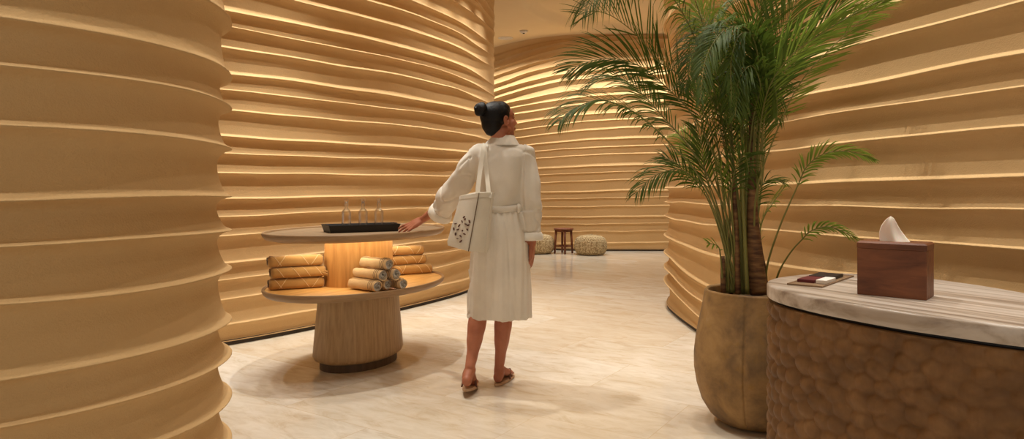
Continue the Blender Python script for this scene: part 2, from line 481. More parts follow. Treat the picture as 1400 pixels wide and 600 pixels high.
W1 = [[(664, 0), (675, 17)], [(650, 0), (677, 32)], [(622, 0), (650, 20), (677, 45)], [(562, 0), (615, 21), (675, 62)],
      [(497, 0), (502, 1), (560, 18), (615, 37), (677, 80)],
      [(402.5, 0), (500, 24), (565, 42), (615, 59), (675, 92)],
      [(300, 11), (362, 25), (490, 50), (590, 75), (640, 92.5), (677, 120)],
      [(306, 36), (362, 46), (425, 59), (500, 72), (565, 85), (627, 102.5), (677, 132)],
      [(300, 63), (400, 79.5), (490, 94), (565, 107.5), (615, 117.5), (670, 141)],
      [(309, 100.5), (400, 111), (490, 124), (565, 135), (640, 150), (650, 152.5)],
      [(300, 122), (400, 132.5), (490, 144), (565, 151), (615, 160), (657, 170.5)],
      [(309, 151), (400, 159), (490, 166), (590, 176), (640, 184), (667, 191)],
      [(301, 187), (400, 192.5), (500, 198), (590, 204), (635, 207.5)],
      [(307, 210.5), (400, 213), (500, 216), (565, 219), (626, 222)],
      [(300, 237), (500, 239), (616, 241)],
      [(312, 274), (400, 271), (500, 268), (600, 267)],
      [(307, 296.5), (333, 294), (460, 290), (515, 287.5), (587, 284)],
      [(310, 323), (357, 320), (600, 306)],
      [(313, 359), (360, 355), (443, 346), (540, 336), (608, 328.5)],
      [(308, 382.5), (363, 376.5), (578, 348), (637, 341)],
      [(307, 410), (357, 403), (592, 366.7), (630, 359)],
      [(322, 443), (433, 424), (545, 406), (595, 392.5), (639, 382)]]
plan1 = [(-4.6, 4.05), (-3.6, 4.15), (-2.75, 4.45), (-2.076, 5.03), (-1.608, 5.60), (-1.053, 6.42), (-.56, 7.35), (-.29, 8.3), (-.235, 9.1), (-.42, 9.9), (-.95, 10.6), (-1.8, 11.2), (-3.0, 11.6)]
ribbed_wall('wall_centre', plan1, W1, .05, ds=.03, seed=2, fade=((7.0, 8.3), (1., .3)))

W2 = [[(679, 87), (705, 72), (740, 64), (800, 53), (840, 48), (900, 46)],
      [(679, 96), (717, 79), (768, 64.5), (805, 59), (840, 54.5), (900, 52)],
      [(679, 105.5), (717, 88), (775, 76), (840, 68), (900, 65)],
      [(677, 118), (717, 98.5), (768, 89), (810, 84), (900, 78)],
      [(679, 126.5), (717, 111), (773, 101), (840, 93), (900, 90)],
      [(679, 136), (717, 121), (775, 110), (833, 104), (900, 101)],
      [(692, 143), (740, 130), (819, 119.5), (889, 116)],
      [(700, 149), (763, 136), (819, 130), (889, 127)],
      [(705, 157.5), (763, 146), (810, 142), (889, 138)],
      [(707, 170), (763, 160), (810, 156), (889, 151)],
      [(713, 178), (787, 167), (889, 161)],
      [(703, 189.5), (787, 179), (880, 173)],
      [(711, 200.7), (781, 192.5), (903, 187)],
      [(730, 208), (797, 202), (909, 198)], [(731, 218), (807, 211), (909, 209)],
      [(735, 231), (823, 227), (901, 224.7)], [(737, 240), (823, 235), (903, 234)],
      [(737.5, 250.6), (823, 246), (863, 245.5), (905, 244)], [(737.5, 264), (850, 260.7), (907, 260)],
      [(738, 272.7), (823, 271), (909, 268.7)], [(738, 283.4), (909, 281)], [(741, 297), (909, 296)],
      [(741, 307), (909, 305)], [(741, 317), (786, 316.7), (909, 315.4)], [(741, 333), (829, 332.7), (909, 331.4)]]
plan2 = [(-1.6, 15.6), (-1.0, 14.6), (-.45, 13.85), (.1, 13.2), (.6, 12.8), (1.2, 12.55), (2.0, 12.5), (2.8, 12.5), (3.6, 12.55), (4.8, 12.7), (6.0, 12.9)]
ribbed_wall('wall_back', plan2, W2, .05, ds=.05, seed=3, cove=.05)

W3 = [[(1205, 8), (1236, 0)], [(920, 147), (950, 130), (1071, 90), (1140, 70.7), (1220, 49), (1300, 26.7)],
      [(910, 190), (947, 170), (993, 155), (1060, 140), (1140, 122.7), (1220, 106.7), (1300, 92)],
      [(912, 205), (943, 193), (997, 182), (1060, 168.5), (1111, 160), (1193, 146.7), (1300, 132.8)],
      [(915, 227), (960, 217), (1060, 206.5), (1167, 192.7), (1300, 181.5)],
      [(910, 257), (985, 254), (1060, 252.7), (1087, 251), (1300, 244)],
      [(908, 275.7), (967, 279), (1060, 281.5), (1167, 282.5), (1300, 285.5)],
      [(910, 296), (933, 303), (980, 310), (1060, 317), (1120, 321), (1171, 326), (1300, 333.6)],
      [(908, 323), (940, 340), (983, 352), (1040, 361), (1120, 371), (1300, 392)],
      [(910, 348), (930, 368), (960, 392), (1060, 415)]]
plan3 = [(3.3, .5), (2.72, 1.1), (2.36, 1.7), (2.12, 2.2), (1.99, 2.65), (1.86, 3.05), (1.70, 3.55), (1.58, 4.07), (1.50, 4.7), (1.465, 5.38), (1.452, 6.2), (1.50, 6.75), (1.68, 7.25), (2.1, 7.7), (2.9, 8.1), (4.2, 8.3), (5.6, 8.3)]
ribbed_wall('wall_right', plan3, W3, .055, ds=.025, side=-1, seed=4, low_gap=.15, top_gap=.2)

# floor
g = G(); nx_, ny_ = 40, 50; g.v = []
for j in range(ny_ + 1):
    for i in range(nx_ + 1): g.v.append(Vector((-7 + 14 * i / nx_, -3 + 20 * j / ny_, 0)))
g.f = [(j * (nx_ + 1) + i, j * (nx_ + 1) + i + 1, (j + 1) * (nx_ + 1) + i + 1, (j + 1) * (nx_ + 1) + i) for j in range(ny_) for i in range(nx_)]; g.mi = [0] * len(g.f)
tag(g.obj('floor', MAT_FLOOR), kind='structure')
# ceiling with shallow soft-edged recesses
def recess(x, y):
    z = ZC
    for (ax, ay, ra, rb, h) in ((2.0, 10.2, 1.75, 2.2, .16), (-1.1, 9.0, 1.05, 1.1, -.2)):
        d = math.hypot((x - ax) / ra, (y - ay) / rb); e = (1 - d) * min(ra, rb)
        t = min(1, max(0, e / .14 + .5)); z += h * t * t * (3 - 2 * t)
    return z
xs = list(np.arange(-7, 7.01, .07)); ys = list(np.arange(-3, 17.01, .07))
V = [(x, y, recess(x, y)) for y in ys for x in xs]; nX = len(xs)
fs = [(j * nX + i, (j + 1) * nX + i, (j + 1) * nX + i + 1, j * nX + i + 1) for j in range(len(ys) - 1) for i in range(nX - 1)]
tag(obj('ceiling', V, fs, MAT_CEIL), kind='structure')

# ceiling fittings in view
def ceil_pt(px, py): 
    Y = F * (ZC - HC) / (HY - py); return (px - 700) / F * Y, Y
x, y = ceil_pt(716, 42)
t = thing('smoke_detector', 'small round detector on the ceiling beside the flat speaker disc', 'detector', (x, y, ZC))
G().lathe([(.001, -.045), (.045, -.045), (.064, -.028), (.075, 0)], seg=32).loc('housing', MAT_TRIM, t)
G().lathe([(.001, -.054), (.018, -.054), (.02, -.045)], seg=16).loc('sensor', MAT_DARK, t)
x, y = ceil_pt(691, 52)
t = thing('ceiling_speaker', 'pale flat round disc set in the ceiling next to the small detector', 'speaker', (x, y, ZC))
G().lathe([(.10, -.008), (.125, -.012), (.135, -.008), (.14, 0)], seg=40, cap0=False).loc('rim', MAT_TRIM, t)
G().lathe([(.001, -.009), (.102, -.009), (.102, -.002)], seg=40).loc('grille', MAT_TRIM, t)

# ------------------------------------------------------------------ display table
TX, TY, A, B, PH = -1.023, 4.575, .705, .50, 1.104
K = .565                                             # scale the unit profile so that r = 1 is the rim
tb = thing('display_table', 'two-tier oval oak display table with a tapered drum base', 'table', (TX, TY, 0), PH)
def tier(z, name, surf, rimm):
    # z is the top of the raised rim
    ax, bx = A, B
    def ring(inset, zz): return [(math.cos(2 * PI * k / 128) * (ax - inset), math.sin(2 * PI * k / 128) * (bx - inset), zz) for k in range(128)]
    r = [ring(.10, z - .052), ring(.05, z - .05), ring(.022, z - .043), ring(.006, z - .028), ring(0, z - .012), ring(0.001, z - .003), ring(.004, z), ring(.013, z), ring(.016, z - .003), ring(.018, z - .014)]
    gg = G().loft(r, cap=False)
    gg.add([r[0][k] for k in range(128)], [tuple(reversed(range(128)))])
    o = gg.loc(name, rimm, tb)
    gs = G().loft([ring(.0175, z - .024), ring(.0175, z - .014), ring(.0195, z - .0125)])
    s_ = gs.loc('surface', surf, o); auto_sharp(s_); auto_sharp(o, 60)
    return o
tier(.893, 'table_top', MAT_OAK_TOP, MAT_RIM)
tier(.546, 'lower_shelf', MAT_SHELF_WARMLIT, MAT_RIM)
kb = .42
def drum(prof, name, mat):
    return auto_sharp(G().lathe(prof, (0, 0, 0), 128, 1.17, .83).loc(name, mat, tb), 50)
drum([(.262, .05), (.292, .065), (.301, .085), (.300, .11), (.283, .3), (.266, .494)], 'lower_column', MAT_OAK)
drum([(.232, .534), (.225, .842)], 'upper_column', MAT_OAK_WARMLIT)
drum([(.258, 0), (.258, .05)], 'plinth', MAT_PLINTH)

TOPZ = .8805; SHZ = .5335
# tray
ctr = Vector((-.915, 4.42, TOPZ)); 
a0 = P(452, 319.5, 4.29); a1 = P(544, 316.3, 4.50)
ex = Vector((a1.x - a0.x, a1.y - a0.y, 0)); tl = ex.length; ex.normalize(); ey = Vector((-ex.y, ex.x, 0))
tr_c = Vector((a0.x + a1.x, a0.y + a1.y, 0)) / 2 + ey * .09; tr_c.z = TOPZ
tr = thing('serving_tray', 'black rectangular tray with sloping sides on the table top', 'tray', tr_c, math.atan2(ex.y, ex.x))
def rect(w, d, z): return [(-w / 2, -d / 2, z), (w / 2, -d / 2, z), (w / 2, d / 2, z), (-w / 2, d / 2, z)]
hw, hd_ = tl, .18
r = [rect(hw, hd_, 0), rect(hw + .03, hd_ + .03, .05), rect(hw + .02, hd_ + .02, .05), rect(hw - .008, hd_ - .008, .008)]
gg = G().loft(r); auto_sharp(bevel(gg.loc('tray_body', MAT_BLACK, tr), .0015), 30)
for sx in (-1, 1): G().box((sx * (hw / 2 + .004), 0, .052), (.02, .07, .004)).loc('handle_lip', MAT_BLACK, tr)
# bottles
def bottle(loc, label):
    t = thing('glass_bottle', label, 'bottle', loc, 0, 'glass bottles in the tray')
    prof = [(.001, 0), (.026, 0), (.0295, .004), (.0300, .012), (.0300, .112), (.0285, .124), (.022, .134), (.0125, .141), (.0105, .146), (.0105, .160), (.0135, .164), (.0145, .170), (.0135, .176), (.0105, .180), (.0105, .186)]
    inner = [(.0085, .186), (.0085, .146), (.020, .132), (.027, .122), (.0280, .110), (.028, .012), (.0265, .006), (.001, .005)]
    G().lathe(prof + inner, seg=40, cap0=False, cap1=False).loc('glass', MAT_GLASS, t)
    G().lathe([(.001, .180), (.0082, .180), (.0082, .187), (.0135, .189), (.0155, .194), (.0155, .201), (.012, .206), (.001, .207)], seg=24).loc('stopper', MAT_GLASS, t)
    return t
base = tr_c + Vector((0, 0, .0085))
for px, lab in ((473.5, 'clear glass bottle with stopper, nearest the left end of the black tray'),
                (496.5, 'clear glass bottle with stopper, in the middle of the black tray'),
                (518, 'clear glass bottle with stopper, nearest the hand end of the black tray')):
    best = min(np.linspace(-.2, .2, 200), key=lambda q: abs(700 + F * (base + ex * q).x / (base + ex * q).y - px))
    bottle(base + ex * float(best), lab)

# wrapped towel bundles --------------------------------------------------
def bundle(c0, c1, r, label, group, seed, tails=False):
    """folded towel bundle lying along c0->c1 with diagonal piping"""
    c0 = Vector(c0); c1 = Vector(c1); d = c1 - c0; Ln = d.length
    o = thing('wrapped_towel', label, 'towel', (c0 + c1) / 2, math.atan2(d.y, d.x), group)
    rr = random.Random(seed); ph = rr.uniform(0, 6)
    n, s = 26, 28
    def pt(u, t, k=1.):
        e = abs(2 * u - 1); R = r * (1 - .0 * e) * (1 - max(0, e - .93) * 4.)
        sag = .03 * math.sin(3 * t + ph) + .025 * math.sin(u * 9 + ph) + .02 * math.sin(2 * t + u * 14)
        cy, cz = math.cos(t), math.sin(t)
        q = 1 / (abs(cy) ** 2.6 + abs(cz) ** 2.6) ** (1 / 2.6)
        return Vector(((u - .5) * Ln, cy * q * R * 1.28 * (1 + sag) * k, r * .94 + cz * q * R * .93 * (1 + sag * .6) * k))
    rings = [[pt(u, 2 * PI * k / s) for k in range(s)] for u in [i / n for i in range(n + 1)]]
    gg = G().loft(rings)
    # spiral fold grooves on both end faces
    gg.loc('towel_body', MAT_WRAP, o)
    for q0, (u0, du) in enumerate(((.03, .20), (.36, -.20) if seed % 2 else (.30, .22), (.52, .20), (.97, -.20) if seed % 3 else (.76, .19))):
        u0 += rr.uniform(-.015, .015)
        path = [pt(min(.985, max(.015, u0 + du * q)), PI * .42 + q * PI * .82, 1.012) for q in np.linspace(0, 1, 14)]
        G().tube(path, .0019, 6).loc('piping', MAT_PIPE, o)
    for sx in (-1, 1):
        ge = G(); pth = []
        for q in range(34):
            a = q * .42; R = r * .85 * (1 - q / 36)
            pth.append((sx * (Ln / 2 + .001), math.cos(a) * R * 1.1, r + math.sin(a) * R * .85))
        ge.tube(pth, .0022, 6); ge.loc('folded_edge', MAT_FRINGE, o)
    if tails:
        gt = G()
        for k in range(7):
            y0 = -r * 1.0 + rr.uniform(-.01, .006); z0 = r + rr.uniform(-.6, .5) * r
            gt.tube([(Ln / 2 - .05, -r * .9, r), (Ln / 2 - .02, y0 - .006, z0), (Ln / 2 + .008, y0, z0 - .01), (Ln / 2 + .012, y0 + .004, z0 - .03)], [.005, .006, .004, .002], 6)
        gt.loc('knotted_tail', MAT_WRAP, o)
    return o
# left stack: three, ends at px 364..443
def stackrow(pa, pb, z, r, *a, **k):
    c0 = Vector(pa); c1 = Vector(pb); c0.z = c1.z = z; return bundle(c0, c1, r, *a, **k)
r_ = .037
LA = Vector(((367 - 700) / F * 4.22, 4.22, 0)); LB = Vector(((442 - 700) / F * 4.37, 4.37, 0))
bl = ['bottom wrapped tan towel of the left stack on the lower shelf', 'middle wrapped tan towel of the left stack on the lower shelf, with knotted tails', 'top wrapped tan towel of the left stack on the lower shelf']
for k in range(3):
    off = Vector(((.0, .010, -.006)[k], 0, 0))
    stackrow(LA + off, LB + off, SHZ + k * .0700, r_, bl[k], 'wrapped towels in the left stack', 11 + k, tails=(k == 1))
# right stack, behind the rolls
RA = Vector(((536 - 700) / F * 4.93, 4.93, 0)); RB = Vector(((589 - 700) / F * 5.10, 5.10, 0))
bl = ['bottom wrapped tan towel of the right stack, behind the rolled towels', 'middle wrapped tan towel of the right stack, behind the rolled towels', 'top wrapped tan towel of the right stack, under the table top']
for k in range(3):
    off = Vector(((0, -.045, -.06)[k], 0, 0))
    stackrow(RA + off, RB + off, SHZ + k * .0690, .0365, bl[k], 'wrapped towels in the right stack', 21 + k)

# rolled towels pyramid ----------------------------------------------------
def roll_mesh(r, Ln, seed):
    rr = random.Random(seed); gg = G()
    turns = 3.4; n = 96; th = r / (turns + .9)
    ph = rr.uniform(0, 6); path = []
    for i in range(n + 1):
        a = 2 * PI * turns * i / n; R = .004 + (r - .004 - th * .4) * (i / n) * (1 + 0.03 * math.sin(3 * a + ph))
        path.append((math.cos(a + ph) * R, math.sin(a + ph) * R, R, a + ph))
    nl = 10; vs = []; fs = []
    for j in range(nl + 1):
        u = j / nl; e = .0015 * math.sin(u * 17 + ph)
        for (x, y, R, a) in path:
            for s in (-1, 1):
                q = s * th * .40 + e
                pull = (1 - R / r) * .0
                endin = .004 * math.sin(a * 2.3 + ph) if j in (0, nl) else 0
                vs.append(((u - .5) * Ln + endin * (1 if j else -1), x + math.cos(a) * q, y + math.sin(a) * q))
    w = 2 * (n + 1); mi = []
    for j in range(nl):
        for i in range(n):
            a0_ = j * w + 2 * i
            fs.append((a0_, a0_ + 2, a0_ + w + 2, a0_ + w)); mi.append(0 if i > n * .62 else 1)
            fs.append((a0_ + 1, a0_ + w + 1, a0_ + w + 3, a0_ + 3)); mi.append(0 if i > n * .68 else 1)
        for i in (0, n):
            a0_ = j * w + 2 * i; fs.append((a0_, a0_ + w, a0_ + w + 1, a0_ + 1)); mi.append(0)
    for j in (0, nl):
        for i in range(n):
            a0_ = j * w + 2 * i; fs.append((a0_, a0_ + 1, a0_ + 3, a0_ + 2) if j == 0 else (a0_, a0_ + 2, a0_ + 3, a0_ + 1)); mi.append(0 if i > n * .9 else 1)
    return vs, fs, mi
axis = Vector((.79, -.613, 0)); rowd = Vector((.83, .56, 0)); r2 = .0375; Lr = .25
front0 = Vector(((515 - 700) / F * 4.13, 4.13, 0))
names = {(0, 0): 'rolled tan towel in the bottom row, nearest the viewer', (0, 1): 'rolled tan towel in the middle of the bottom row', (0, 2): 'rolled tan towel in the bottom row, farthest right',
         (1, 0): 'rolled tan towel on the second row, nearer one', (1, 1): 'rolled tan towel on the second row, farther one', (2, 0): 'rolled tan towel alone on top of the pile of rolls'}
for (row, col), lab in names.items():
    sp = r2 * 2.2
    c = front0 + rowd * (sp * (col + row * .5)) - axis * (Lr / 2) ; c.z = SHZ + r2 + row * r2 * 1.70
    jit_ = random.Random(row * 5 + col); c += axis * jit_.uniform(-.02, .015)
    t = thing('rolled_towel', lab, 'towel', c - Vector((0, 0, r2)), math.atan2(axis.y, axis.x), 'rolled towels piled on the lower shelf')
    vs, fs, mi = roll_mesh(r2 * .95, Lr, row * 10 + col)
    o = local_child('towel_body', [(x, y, z + r2) for x, y, z in vs], fs, [MAT_TOWEL, MAT_TOWEL_END], t, True, mi); auto_sharp(o, 50)
    gh = G()
    for q in (.80, .86, .92):
        R = r2 * 1.0
        gh.tube([((q - .5) * Lr, math.cos(a) * R, r2 + math.sin(a) * R) for a in np.linspace(.3, 2 * PI - .9, 22)], .0014, 5)
    gh.loc('dark_stripe', MAT_FRINGE, t)

# ------------------------------------------------------------------ poufs and stool
def pouf(px, Y, label):
    x = (px - 700) / F * Y
    t = thing('woven_pouf', label, 'pouf', (x, Y, 0), random.uniform(0, 3), 'woven poufs by the back wall')
    prof = [(.001, 0), (.17, .0), (.225, .012), (.262, .05), (.281, .11), (.284, .17), (.272, .24), (.245, .29), (.195, .322), (.12, .338), (.05, .342), (.001, .343)]
    pr = []
    for i in range(len(prof) - 1):
        for k in range(4):
            q = k / 4; pr.append((prof[i][0] * (1 - q) + prof[i + 1][0] * q, prof[i][1] * (1 - q) + prof[i + 1][1] * q))
    pr.append(prof[-1])
    G().lathe(pr, seg=120, wob=lambda a, z: .012 * math.sin(a * 30 + (int(z / .02) % 2) * PI) * (1 if z > .01 else 0) + .006 * math.sin(z * 320)).loc('woven_cover', MAT_POUF, t)
    G().lathe([(.03, .342), (.032, .35), (.02, .352), (.001, .352)], seg=20, cap0=False).loc('centre_knot', MAT_POUF, t)
pouf(736, 12.12, 'woven straw pouf half hidden behind the robe sleeve, left of the stool')
pouf(807.5, 11.88, 'woven straw pouf to the right of the wooden stool')
xs_ = (770.5 - 700) / F * 12.1
st = thing('wooden_stool', 'small dark wooden round stool between two woven poufs', 'stool', (xs_, 12.1, 0), math.radians(5))
G().lathe([(.001, .415), (.165, .415), (.174, .422), (.176, .436), (.170, .446), (.001, .448)], seg=48).loc('seat', MAT_STOOL, st)
for k in range(4):
    a = k * PI / 2; d = Vector((math.cos(a), math.sin(a), 0))
    G().tube([d * .158, d * .135 + Vector((0, 0, .416))], [.017, .021], 10).loc('leg', MAT_STOOL, st)
for k in range(4):
    a = k * PI / 2; d = Vector((math.cos(a), math.sin(a), 0)); e = Vector((-d.y, d.x, 0))
    G().tube([d * .15 + Vector((0, 0, .13)), e * .15 + Vector((0, 0, .13))], .011, 8).loc('stretcher', MAT_STOOL, st)
    G().box((d + e).normalized() * .1 + Vector((0, 0, .40)), (.19, .018, .035), Matrix.Rotation(a - PI / 4 + PI, 3, 'Z') @ Matrix.Rotation(0, 3, 'Z')).loc('apron', MAT_STOOL, st)

# ------------------------------------------------------------------ counter at the right
cpl = [(1.30, 2.93), (1.13, 2.84), (1.01, 2.70), (.974, 2.53), (1.013, 2.33), (1.087, 2.157), (1.168, 2.018), (1.24, 1.93), (1.33, 1.83), (1.45, 1.74), (1.6, 1.69), (1.73, 1.75), (1.80, 1.95), (1.81, 2.25), (1.78, 2.55), (1.68, 2.8), (1.5, 2.93), (1.30, 2.93)]
ZTOP = .80
def closed(pts, n):
    pts = [Vector((x, y, 0)) for x, y in pts[:-1]]; m_ = len(pts); raw = []
    for i in range(m_):
        for k in range(40): raw.append(cr(pts[i - 1], pts[i], pts[(i + 1) % m_], pts[(i + 2) % m_], k / 40))
    d = [0.]
    for i in range(len(raw)): d.append(d[-1] + (raw[(i + 1) % len(raw)] - raw[i]).length)
    out = []; j = 0
    for k in range(n):
        s_ = d[-1] * k / n
        while d[j + 1] < s_: j += 1
        q = (s_ - d[j]) / max(1e-9, d[j + 1] - d[j]); out.append(raw[j] * (1 - q) + raw[(j + 1) % len(raw)] * q)
    return out, d[-1]
NC = 420
cont, per = closed(cpl, NC)
orig = Vector((1.42, 2.3, 0))
nrm = []
for i in range(NC):
    T = (cont[(i + 2) % NC] - cont[i - 2]).normalized(); Nn = Vector((T.y, -T.x, 0))
    if Nn.dot(cont[i] - orig) < 0: Nn = -Nn
    nrm.append(Nn)
ct = thing('reception_counter', 'curved counter with striped stone top and hammered wooden scale body', 'counter', (orig.x, orig.y, 0))
def cring(off, z): return [cont[i] + nrm[i] * off - orig + Vector((0, 0, z)) for i in range(NC)]
top = G().loft([cring(-.03, ZTOP - .056), cring(-.004, ZTOP - .054), cring(0, ZTOP - .048), cring(0, ZTOP - .008), cring(-.004, ZTOP - .002), cring(-.012, ZTOP)])
auto_sharp(top.loc('stone_top', MAT_STONE, ct), 50)
G().loft([cring(-.028, ZTOP - .07), cring(-.028, ZTOP - .055)]).loc('shadow_gap', MAT_BLACK, ct)  # black band stands in for the shade line under the slab
# hammered body
cells = {}
def cellh(s, z):
    W = .066; Hh = .052; nc = round(per / W); W2 = per / nc
    best = 9; jr = int(z / Hh)
    for j in range(jr - 1, jr + 3):
        off = .5 if j % 2 else 0
        ic = int(s / W2 - off)
        for i in range(ic - 1, ic + 3):
            key = (i % nc, j)
            if key not in cells:
                q = random.Random(key[0] * 131 + j * 17); cells[key] = (q.uniform(-.24, .24), q.uniform(-.24, .24), q.uniform(.9, 1.15))
            jx, jz, jr_ = cells[key]
            dx = (s - (i + off + .5 + jx) * W2) / W2; dx -= round(dx * W2 / per) * per / W2
            dz = (z - (j + .5 + jz) * Hh) / Hh
            d = math.hypot(dx, dz) / jr_
            best = min(best, d)
    return best
zs = list(np.arange(0, ZTOP - .068, .0062)) + [ZTOP - .068]
rings = []
for z in zs:
    rg = []
    for i in range(NC * 2):
        a = cont[(i // 2) % NC]; b = cont[(i // 2 + i % 2) % NC]; p = (a + b) / 2; Nn = nrm[(i // 2) % NC]
        s_ = per * i / (NC * 2)
        h = cellh(s_, z); h = (1 - min(1, h / .95) ** 2) * .036
        rg.append(p + Nn * (h - .034) - orig + Vector((0, 0, z)))
    rings.append(rg)
G().loft(rings).loc('carved_body', MAT_CARVED, ct)

# tissue box
b0 = P(1172, 401, 2.36); 
zt = ZTOP
def onz(px, py, z): 
    Y = F * (HC - z) / (py - HY); return Vector(((px - 700) / F * Y, Y, z))
c_l = onz(1171.7, 402, zt); c_f = onz(1267, 411, zt)
ux = Vector((c_f.x - c_l.x, c_f.y - c_l.y, 0)); w_ = ux.length; ux.normalize(); uy = Vector((-ux.y, ux.x, 0))
d_ = .125
hbox = .185
bc = (c_l + c_f) / 2 + uy * d_ / 2; bc.z = zt
tbx = thing('tissue_box', 'dark wooden tissue box on the counter with a tissue pulled out', 'tissue box', bc, math.atan2(ux.y, ux.x))
bevel(auto_sharp(G().box((0, 0, hbox / 2 - .012), (w_, d_, hbox - .024)).loc('box_body', MAT_WALNUT, tbx)), .002)
# lid with an oval slot
lz0, lz1 = hbox - .024, hbox
NS = 48
def rc(k, w, d):
    t = 2 * PI * k / NS; cx, cy = math.cos(t), math.sin(t); q = 1 / max(abs(cx) / (w / 2), abs(cy) / (d / 2)); return (cx * q, cy * q)
inner = [(math.cos(2 * PI * k / NS) * .055, math.sin(2 * PI * k / NS) * .02) for k in range(NS)]
rgs = [[(*rc(k, w_ + .002, d_ + .002), lz0) for k in range(NS)], [(*rc(k, w_ + .002, d_ + .002), lz1 - .006) for k in range(NS)], [(*rc(k, w_ - .010, d_ - .010), lz1) for k in range(NS)], [(*inner[k], lz1) for k in range(NS)], [(*inner[k], lz0 + .004) for k in range(NS)]]
auto_sharp(G().loft(rgs, cap=True).loc('box_lid', MAT_WALNUT, tbx), 25)
# tissue: a folded cone of thin paper
tv = []; tf = []; nu, nv = 28, 14
for j in range(nv + 1):
    v_ = j / nv
    for i in range(nu):
        a = 2 * PI * i / nu
        R = (1 - v_) ** .62
        xx = math.cos(a) * .050 * R * (1 + .1 * math.sin(3 * a + 1)) + (-.012 * v_ - .012 * math.sin(v_ * PI)) ; yy = math.sin(a) * .024 * R * (1 + .35 * math.sin(4 * a)) + .004 * math.sin(v_ * 5)
        tv.append((xx, yy, lz1 - .012 + .098 * v_))
for j in range(nv):
    for i in range(nu):
        i2 = (i + 1) % nu; tf.append((j * nu + i, j * nu + i2, (j + 1) * nu + i2, (j + 1) * nu + i))
local_child('tissue', tv, tf, MAT_TISSUE, tbx)

# small tray with cards
q0 = onz(1085, 390, zt); q1 = onz(1133, 394.5, zt); q2 = onz(1160, 377.5, zt); q3 = onz(1115, 374, zt)
cc = (q0 + q1 + q2 + q3) / 4
ux2 = ((q1 - q0) + (q2 - q3)).normalized(); uy2 = Vector((-ux2.y, ux2.x, 0))
w2 = ((q1 - q0).length + (q2 - q3).length) / 2; d2 = (abs((q3 - q0).dot(uy2)) + abs((q2 - q1).dot(uy2))) / 2
ctray = thing('card_tray', 'small flat tan leather tray on the counter beside the tissue box', 'tray', cc, math.atan2(ux2.y, ux2.x))
gg = G().loft([rect(w2, d2, 0), rect(w2, d2, .006), rect(w2 - .008, d2 - .008, .006), rect(w2 - .012, d2 - .012, .003)]); gg.loc('tray_base', MAT_CARDTRAY, ctray, False)
Mz = Matrix.Rotation(math.atan2(ux2.y, ux2.x), 3, 'Z')
def card(name, lx, ly, lz, dims, mat, label, cat='card'):
    t = cc + ux2 * lx + uy2 * ly + Vector((0, 0, lz))
    o = G().box((0, 0, dims[2] / 2), dims).obj(name, mat, None, False); o.location = t; o.rotation_euler = (0, 0, math.atan2(ux2.y, ux2.x)); bevel(o, .0015)
    tag(o, label, cat); return o
card('booklet', -.008, d2 * .19, .0035, (w2 * .72, d2 * .34, .012), MAT_CARDBLACK, 'black booklet lying in the small leather tray', 'booklet')
card('card', -.022, -d2 * .16, .0035, (w2 * .5, d2 * .28, .012), MAT_RED, 'dark red card packet in the small leather tray')
card('card', w2 * .27, -d2 * .16, .0035, (w2 * .30, d2 * .28, .014), MAT_WHITE, 'white card packet at the right end of the small leather tray')

# ------------------------------------------------------------------ potted palm
PX, PY = 1.205, 3.40
pl = thing('potted_palm', 'tall areca palm in a rounded brown concrete planter beside the counter', 'plant', (PX, PY, 0))
prof = [(.001, 0), (.13, .0), (.17, .012), (.215, .05), (.252, .11), (.276, .19), (.288, .27), (.288, .34), (.279, .42), (.264, .50), (.248, .58), (.238, .64), (.236, .656), (.228, .662), (.218, .656), (.214, .63), (.212, .60)]
pr = []
for i in range(len(prof) - 1):
    for k in range(4): q = k / 4; pr.append((prof[i][0] * (1 - q) + prof[i + 1][0] * q, prof[i][1] * (1 - q) + prof[i + 1][1] * q))
pr.append(prof[-1])
seam = -PI / 2 - .50
def pw(a, z):
    d = min(abs((a - s_ + PI) % (2 * PI) - PI) for s_ in (seam, seam + PI))
    return -.022 * math.exp(-(d / .016) ** 2) + .005 * math.sin(2 * a + z * 5)
G().lathe(pr, seg=600, wob=pw).loc('planter', MAT_POT, pl)
g = G().lathe([(.001, .612), (.12, .606), (.215, .60)], seg=40, cap0=False, cap1=False, wob=lambda a, z: .02 * math.sin(a * 5)); g.loc('soil', MAT_SOIL, pl)

def canep(name, pts, rad, mat):
    ps = [P(*p) for p in pts]
    sp = spline(ps, .03); n = len(sp)
    rr = [np.interp(i / (n - 1), np.linspace(0, 1, len(rad)), rad) * (1 + .02 * math.sin(i * 1.1)) for i in range(n)]
    G().tube(sp, rr, 12).obj(name, mat, pl)
b_ = 402
canep('trunk', [(1038, b_, 3.36), (1033, 350, 3.36), (1029, 290, 3.37), (1028, 220, 3.38), (1028, 150, 3.38), (1031, 118, 3.38)], [.044, .037, .026, .018, .015, .012], MAT_CANE)
canep('trunk', [(1009, b_, 3.38), (1008, 350, 3.38), (1006, 300, 3.38), (1003, 250, 3.38), (1002, 200, 3.4)], [.014, .013, .011, .009, .006], MAT_CANE)
canep('trunk', [(989, b_, 3.40), (988.5, 375, 3.4), (988, 350, 3.4)], [.014, .013, .010], MAT_CANE)
canep('trunk', [(1022, b_, 3.33), (1019, 340, 3.33), (1016, 280, 3.34), (1013, 210, 3.36)], [.010, .009, .008, .006], MAT_STEM)
canep('trunk', [(999, b_, 3.45), (996, 350, 3.45), (993, 300, 3.45)], [.012, .010, .007], MAT_CANE)
canep('trunk', [(1048, b_, 3.40), (1046, 370, 3.40), (1042, 343, 3.4)], [.010, .008, .003], MAT_CANE)
canep('trunk', [(1016, b_, 3.48), (1018, 330, 3.48), (1020, 240, 3.48), (1018, 170, 3.48)], [.010, .009, .007, .006], MAT_STEM)

